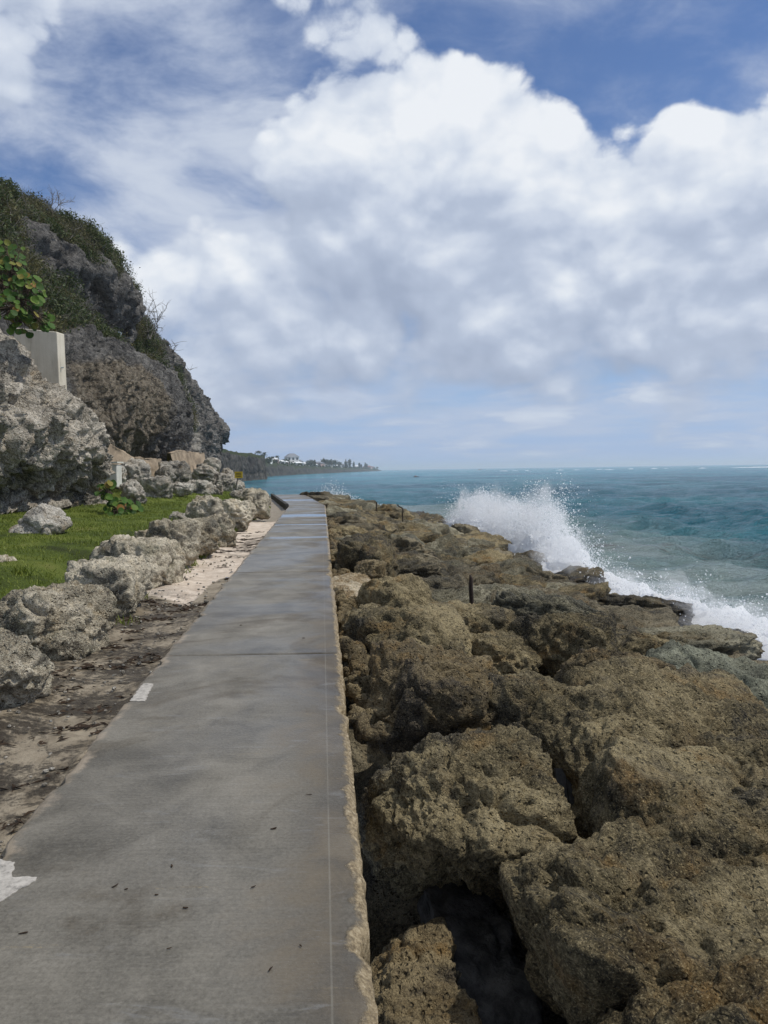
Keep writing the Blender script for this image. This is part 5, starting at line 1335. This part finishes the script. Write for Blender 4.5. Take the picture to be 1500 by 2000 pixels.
def far_tree(px, py, Y, hgt, kind, label, seed):
    """py is the foot"""
    Y = max(Y, coast_y(px)*1.05+15); c = at(px, py, Y); c[2] = land_z(c[0], Y); rs = np.random.RandomState(seed); t = thing('palm_tree' if kind == 'palm' else 'tree', label, 'tree', tuple(c), 0, 'trees on the far coast')
    m = MB(); m.tube([(0, 0, -2), (rs.normal(0, .1), 0, hgt*.4), (rs.normal(0, .25), 0, hgt*(.86 if kind == 'palm' else .7))], np.array([.28, .2, .14]), 5); m.build('trunk', M['darktwig'], t)
    if kind == 'palm':
        n = 26; m = MB(); V = []; top = np.array([0, 0, hgt*.86])
        C = []
        for k in range(n):
            a = rs.rand()*6.28; e = rs.uniform(-.3, 1.0); L = hgt*.30*rs.uniform(.7, 1.1)
            for j in range(9):
                s = (j+1)/9; C.append(top+np.array([math.cos(a)*L*s, math.sin(a)*L*s, L*(e*s-.9*s*s)]))
        leaf_stuff('crown', np.array(C), None, .75, M['tree_leaf'], None, 1, .08, seed, t)
    else:
        n = 420; q = rs.normal(size=(n, 3)); q /= np.linalg.norm(q, axis=1)[:, None]; q *= (rs.rand(n)**.4)[:, None]
        q *= (1+.55*fbm(q*1.6+seed, 3))[:, None]; q *= np.array([hgt*.42, hgt*.42, hgt*.36]) if kind == 'round' else np.array([hgt*.17, hgt*.17, hgt*.46]); q[:, 2] += hgt*(.66 if kind == 'round' else .55)
        leaf_stuff('crown', q, None, hgt*.13, M['tree_leaf'], None, 1, .02, seed, t, aspect=.8)
T = [(504, 908, 460, 6.6, 'palm', 'tall palm at the left end of the far coast'), (512, 908, 480, 5.6, 'palm', 'second palm from the left on the far coast'), (517.5, 908, 500, 7, 'palm', 'third palm, bushiest of the left group'),
     (526, 908, 520, 5, 'round', 'round tree between the palms and the pink house'), (533, 908, 560, 4.6, 'palm', 'short palm behind the white bungalow'), (541, 907, 600, 6.4, 'palm', 'lone palm right of the palm group'),
     (553, 908, 640, 4.5, 'round', 'low tree left of the tall apartments'), (560, 909, 690, 5.5, 'round', 'tree before the tall apartments'), (602, 910, 780, 6, 'round', 'round tree right of the white roofs'),
     (608, 910, 820, 6.5, 'round', 'bushy tree right of the white roofs'), (615, 911, 880, 7, 'pine', 'narrow dark tree before the pinkish house'), (632, 912, 950, 9, 'round', 'large tree right of the wide pinkish house'),
     (639, 913, 980, 9, 'round', 'broad tree midway along the far coast'), (648, 914, 1000, 9.5, 'round', 'dense tree group edge midway on the coast'), (655, 914, 1040, 9, 'round', 'dark tree left of the cream house'),
     (663, 914.5, 1100, 8, 'round', 'small tree beside the cream house'), (676, 914.5, 1200, 11, 'pine', 'first tall narrow pine near the point'), (683, 914.5, 1250, 13, 'pine', 'tallest narrow pine near the point'),
     (691, 915, 1300, 9, 'pine', 'narrow pine right of the tallest'), (702, 915, 1400, 10, 'pine', 'lone narrow pine toward the tip'), (706, 915.4, 1450, 8, 'pine', 'short pine next to the lone one'),
     (713.5, 915.5, 1550, 10, 'pine', 'paired pine left of the red roof'), (716.5, 915.5, 1560, 9.5, 'pine', 'paired pine touching the red roof'), (737, 916.8, 1900, 6, 'round', 'low bush at the very tip of the point')]
for k, a in enumerate(T): far_tree(a[0], a[1], a[2], a[3]*1.25, a[4], a[5], seed=200+k)

def coast_scrub():
    rs = np.random.RandomState(6); n = 4200; t = rs.rand(n)*8.3; L = np.array(CO, float); C = catmull(L, t); tn = catmull(L, np.minimum(t+.05, 9))-C; tn /= np.linalg.norm(tn, axis=1)[:, None]
    inl = np.stack([-tn[:, 1], tn[:, 0]], 1); f = rs.uniform(.42, .9, n); P = []
    for i in range(n):
        d, h = prof_coast(t[i]/9, f[i]); P.append([C[i, 0]+inl[i, 0]*d, C[i, 1]+inl[i, 1]*d, SEA+h+rs.uniform(.3, 3.0)])
    leaf_stuff('coast_scrub', np.array(P), None, 1.5, M['tree_leaf'], 'green scrub spread over the far coast', 7, .9, 4, aspect=.8)
coast_scrub()

def boats():
    for px, py, Y, L, lab in ((813, 931.5, 330, 3.0, 'small dark rowing boat on the water left of centre'), (938, 915.6, 1500, 11, 'tiny fishing boat on the horizon')):
        c = on(px, py, SEA) if Y < 400 else at(px, 914.6, Y); c = np.array([c[0], c[1], SEA+.1]); t = thing('boat', lab, 'boat', tuple(c), .2, 'boats far out on the sea')
        U, Q = cubesphere(10); V = U*np.array([L/2, L*.16, L*.11]); V[:, 2] = np.minimum(V[:, 2], .03*L)+.25*np.abs(V[:, 0]/L)**2*L*.25; mk('hull', V, Q, M['hull'], t)
        m = MB(); m.box((-.1*L, 0, L*.10), (L*.25, L*.14, L*.14)); m.build('cabin', M['house_pink'], t)
boats()

# ------------------------------------------------------------------ sea air
def haze():
    x0, x1, y0, y1, z0, z1 = -13000, 15000, -60, 16500, -6, 45
    V = [(x, y, z) for z in (z0, z1) for y in (y0, y1) for x in (x0, x1)]
    o = mk('haze', V, np.array([[0, 2, 3, 1], [4, 5, 7, 6], [0, 1, 5, 4], [2, 6, 7, 3], [0, 4, 6, 2], [1, 3, 7, 5]]), None, smooth=False)
    m = bpy.data.materials.new('sea_air'); m.use_nodes = True; m.node_tree.nodes.clear(); N = NT(m.node_tree)
    out = N.n('ShaderNodeOutputMaterial'); v = N.n('ShaderNodeVolumePrincipled'); m.node_tree.links.new(v.outputs[0], out.inputs['Volume'])
    v.inputs['Color'].default_value = (.90, .95, 1.0, 1); v.inputs['Density'].default_value = .00026; v.inputs['Anisotropy'].default_value = .3
    o.data.materials.clear(); o.data.materials.append(m); tag(o, 'thin sea haze softening the far coast', 'haze', kind='stuff')
haze()
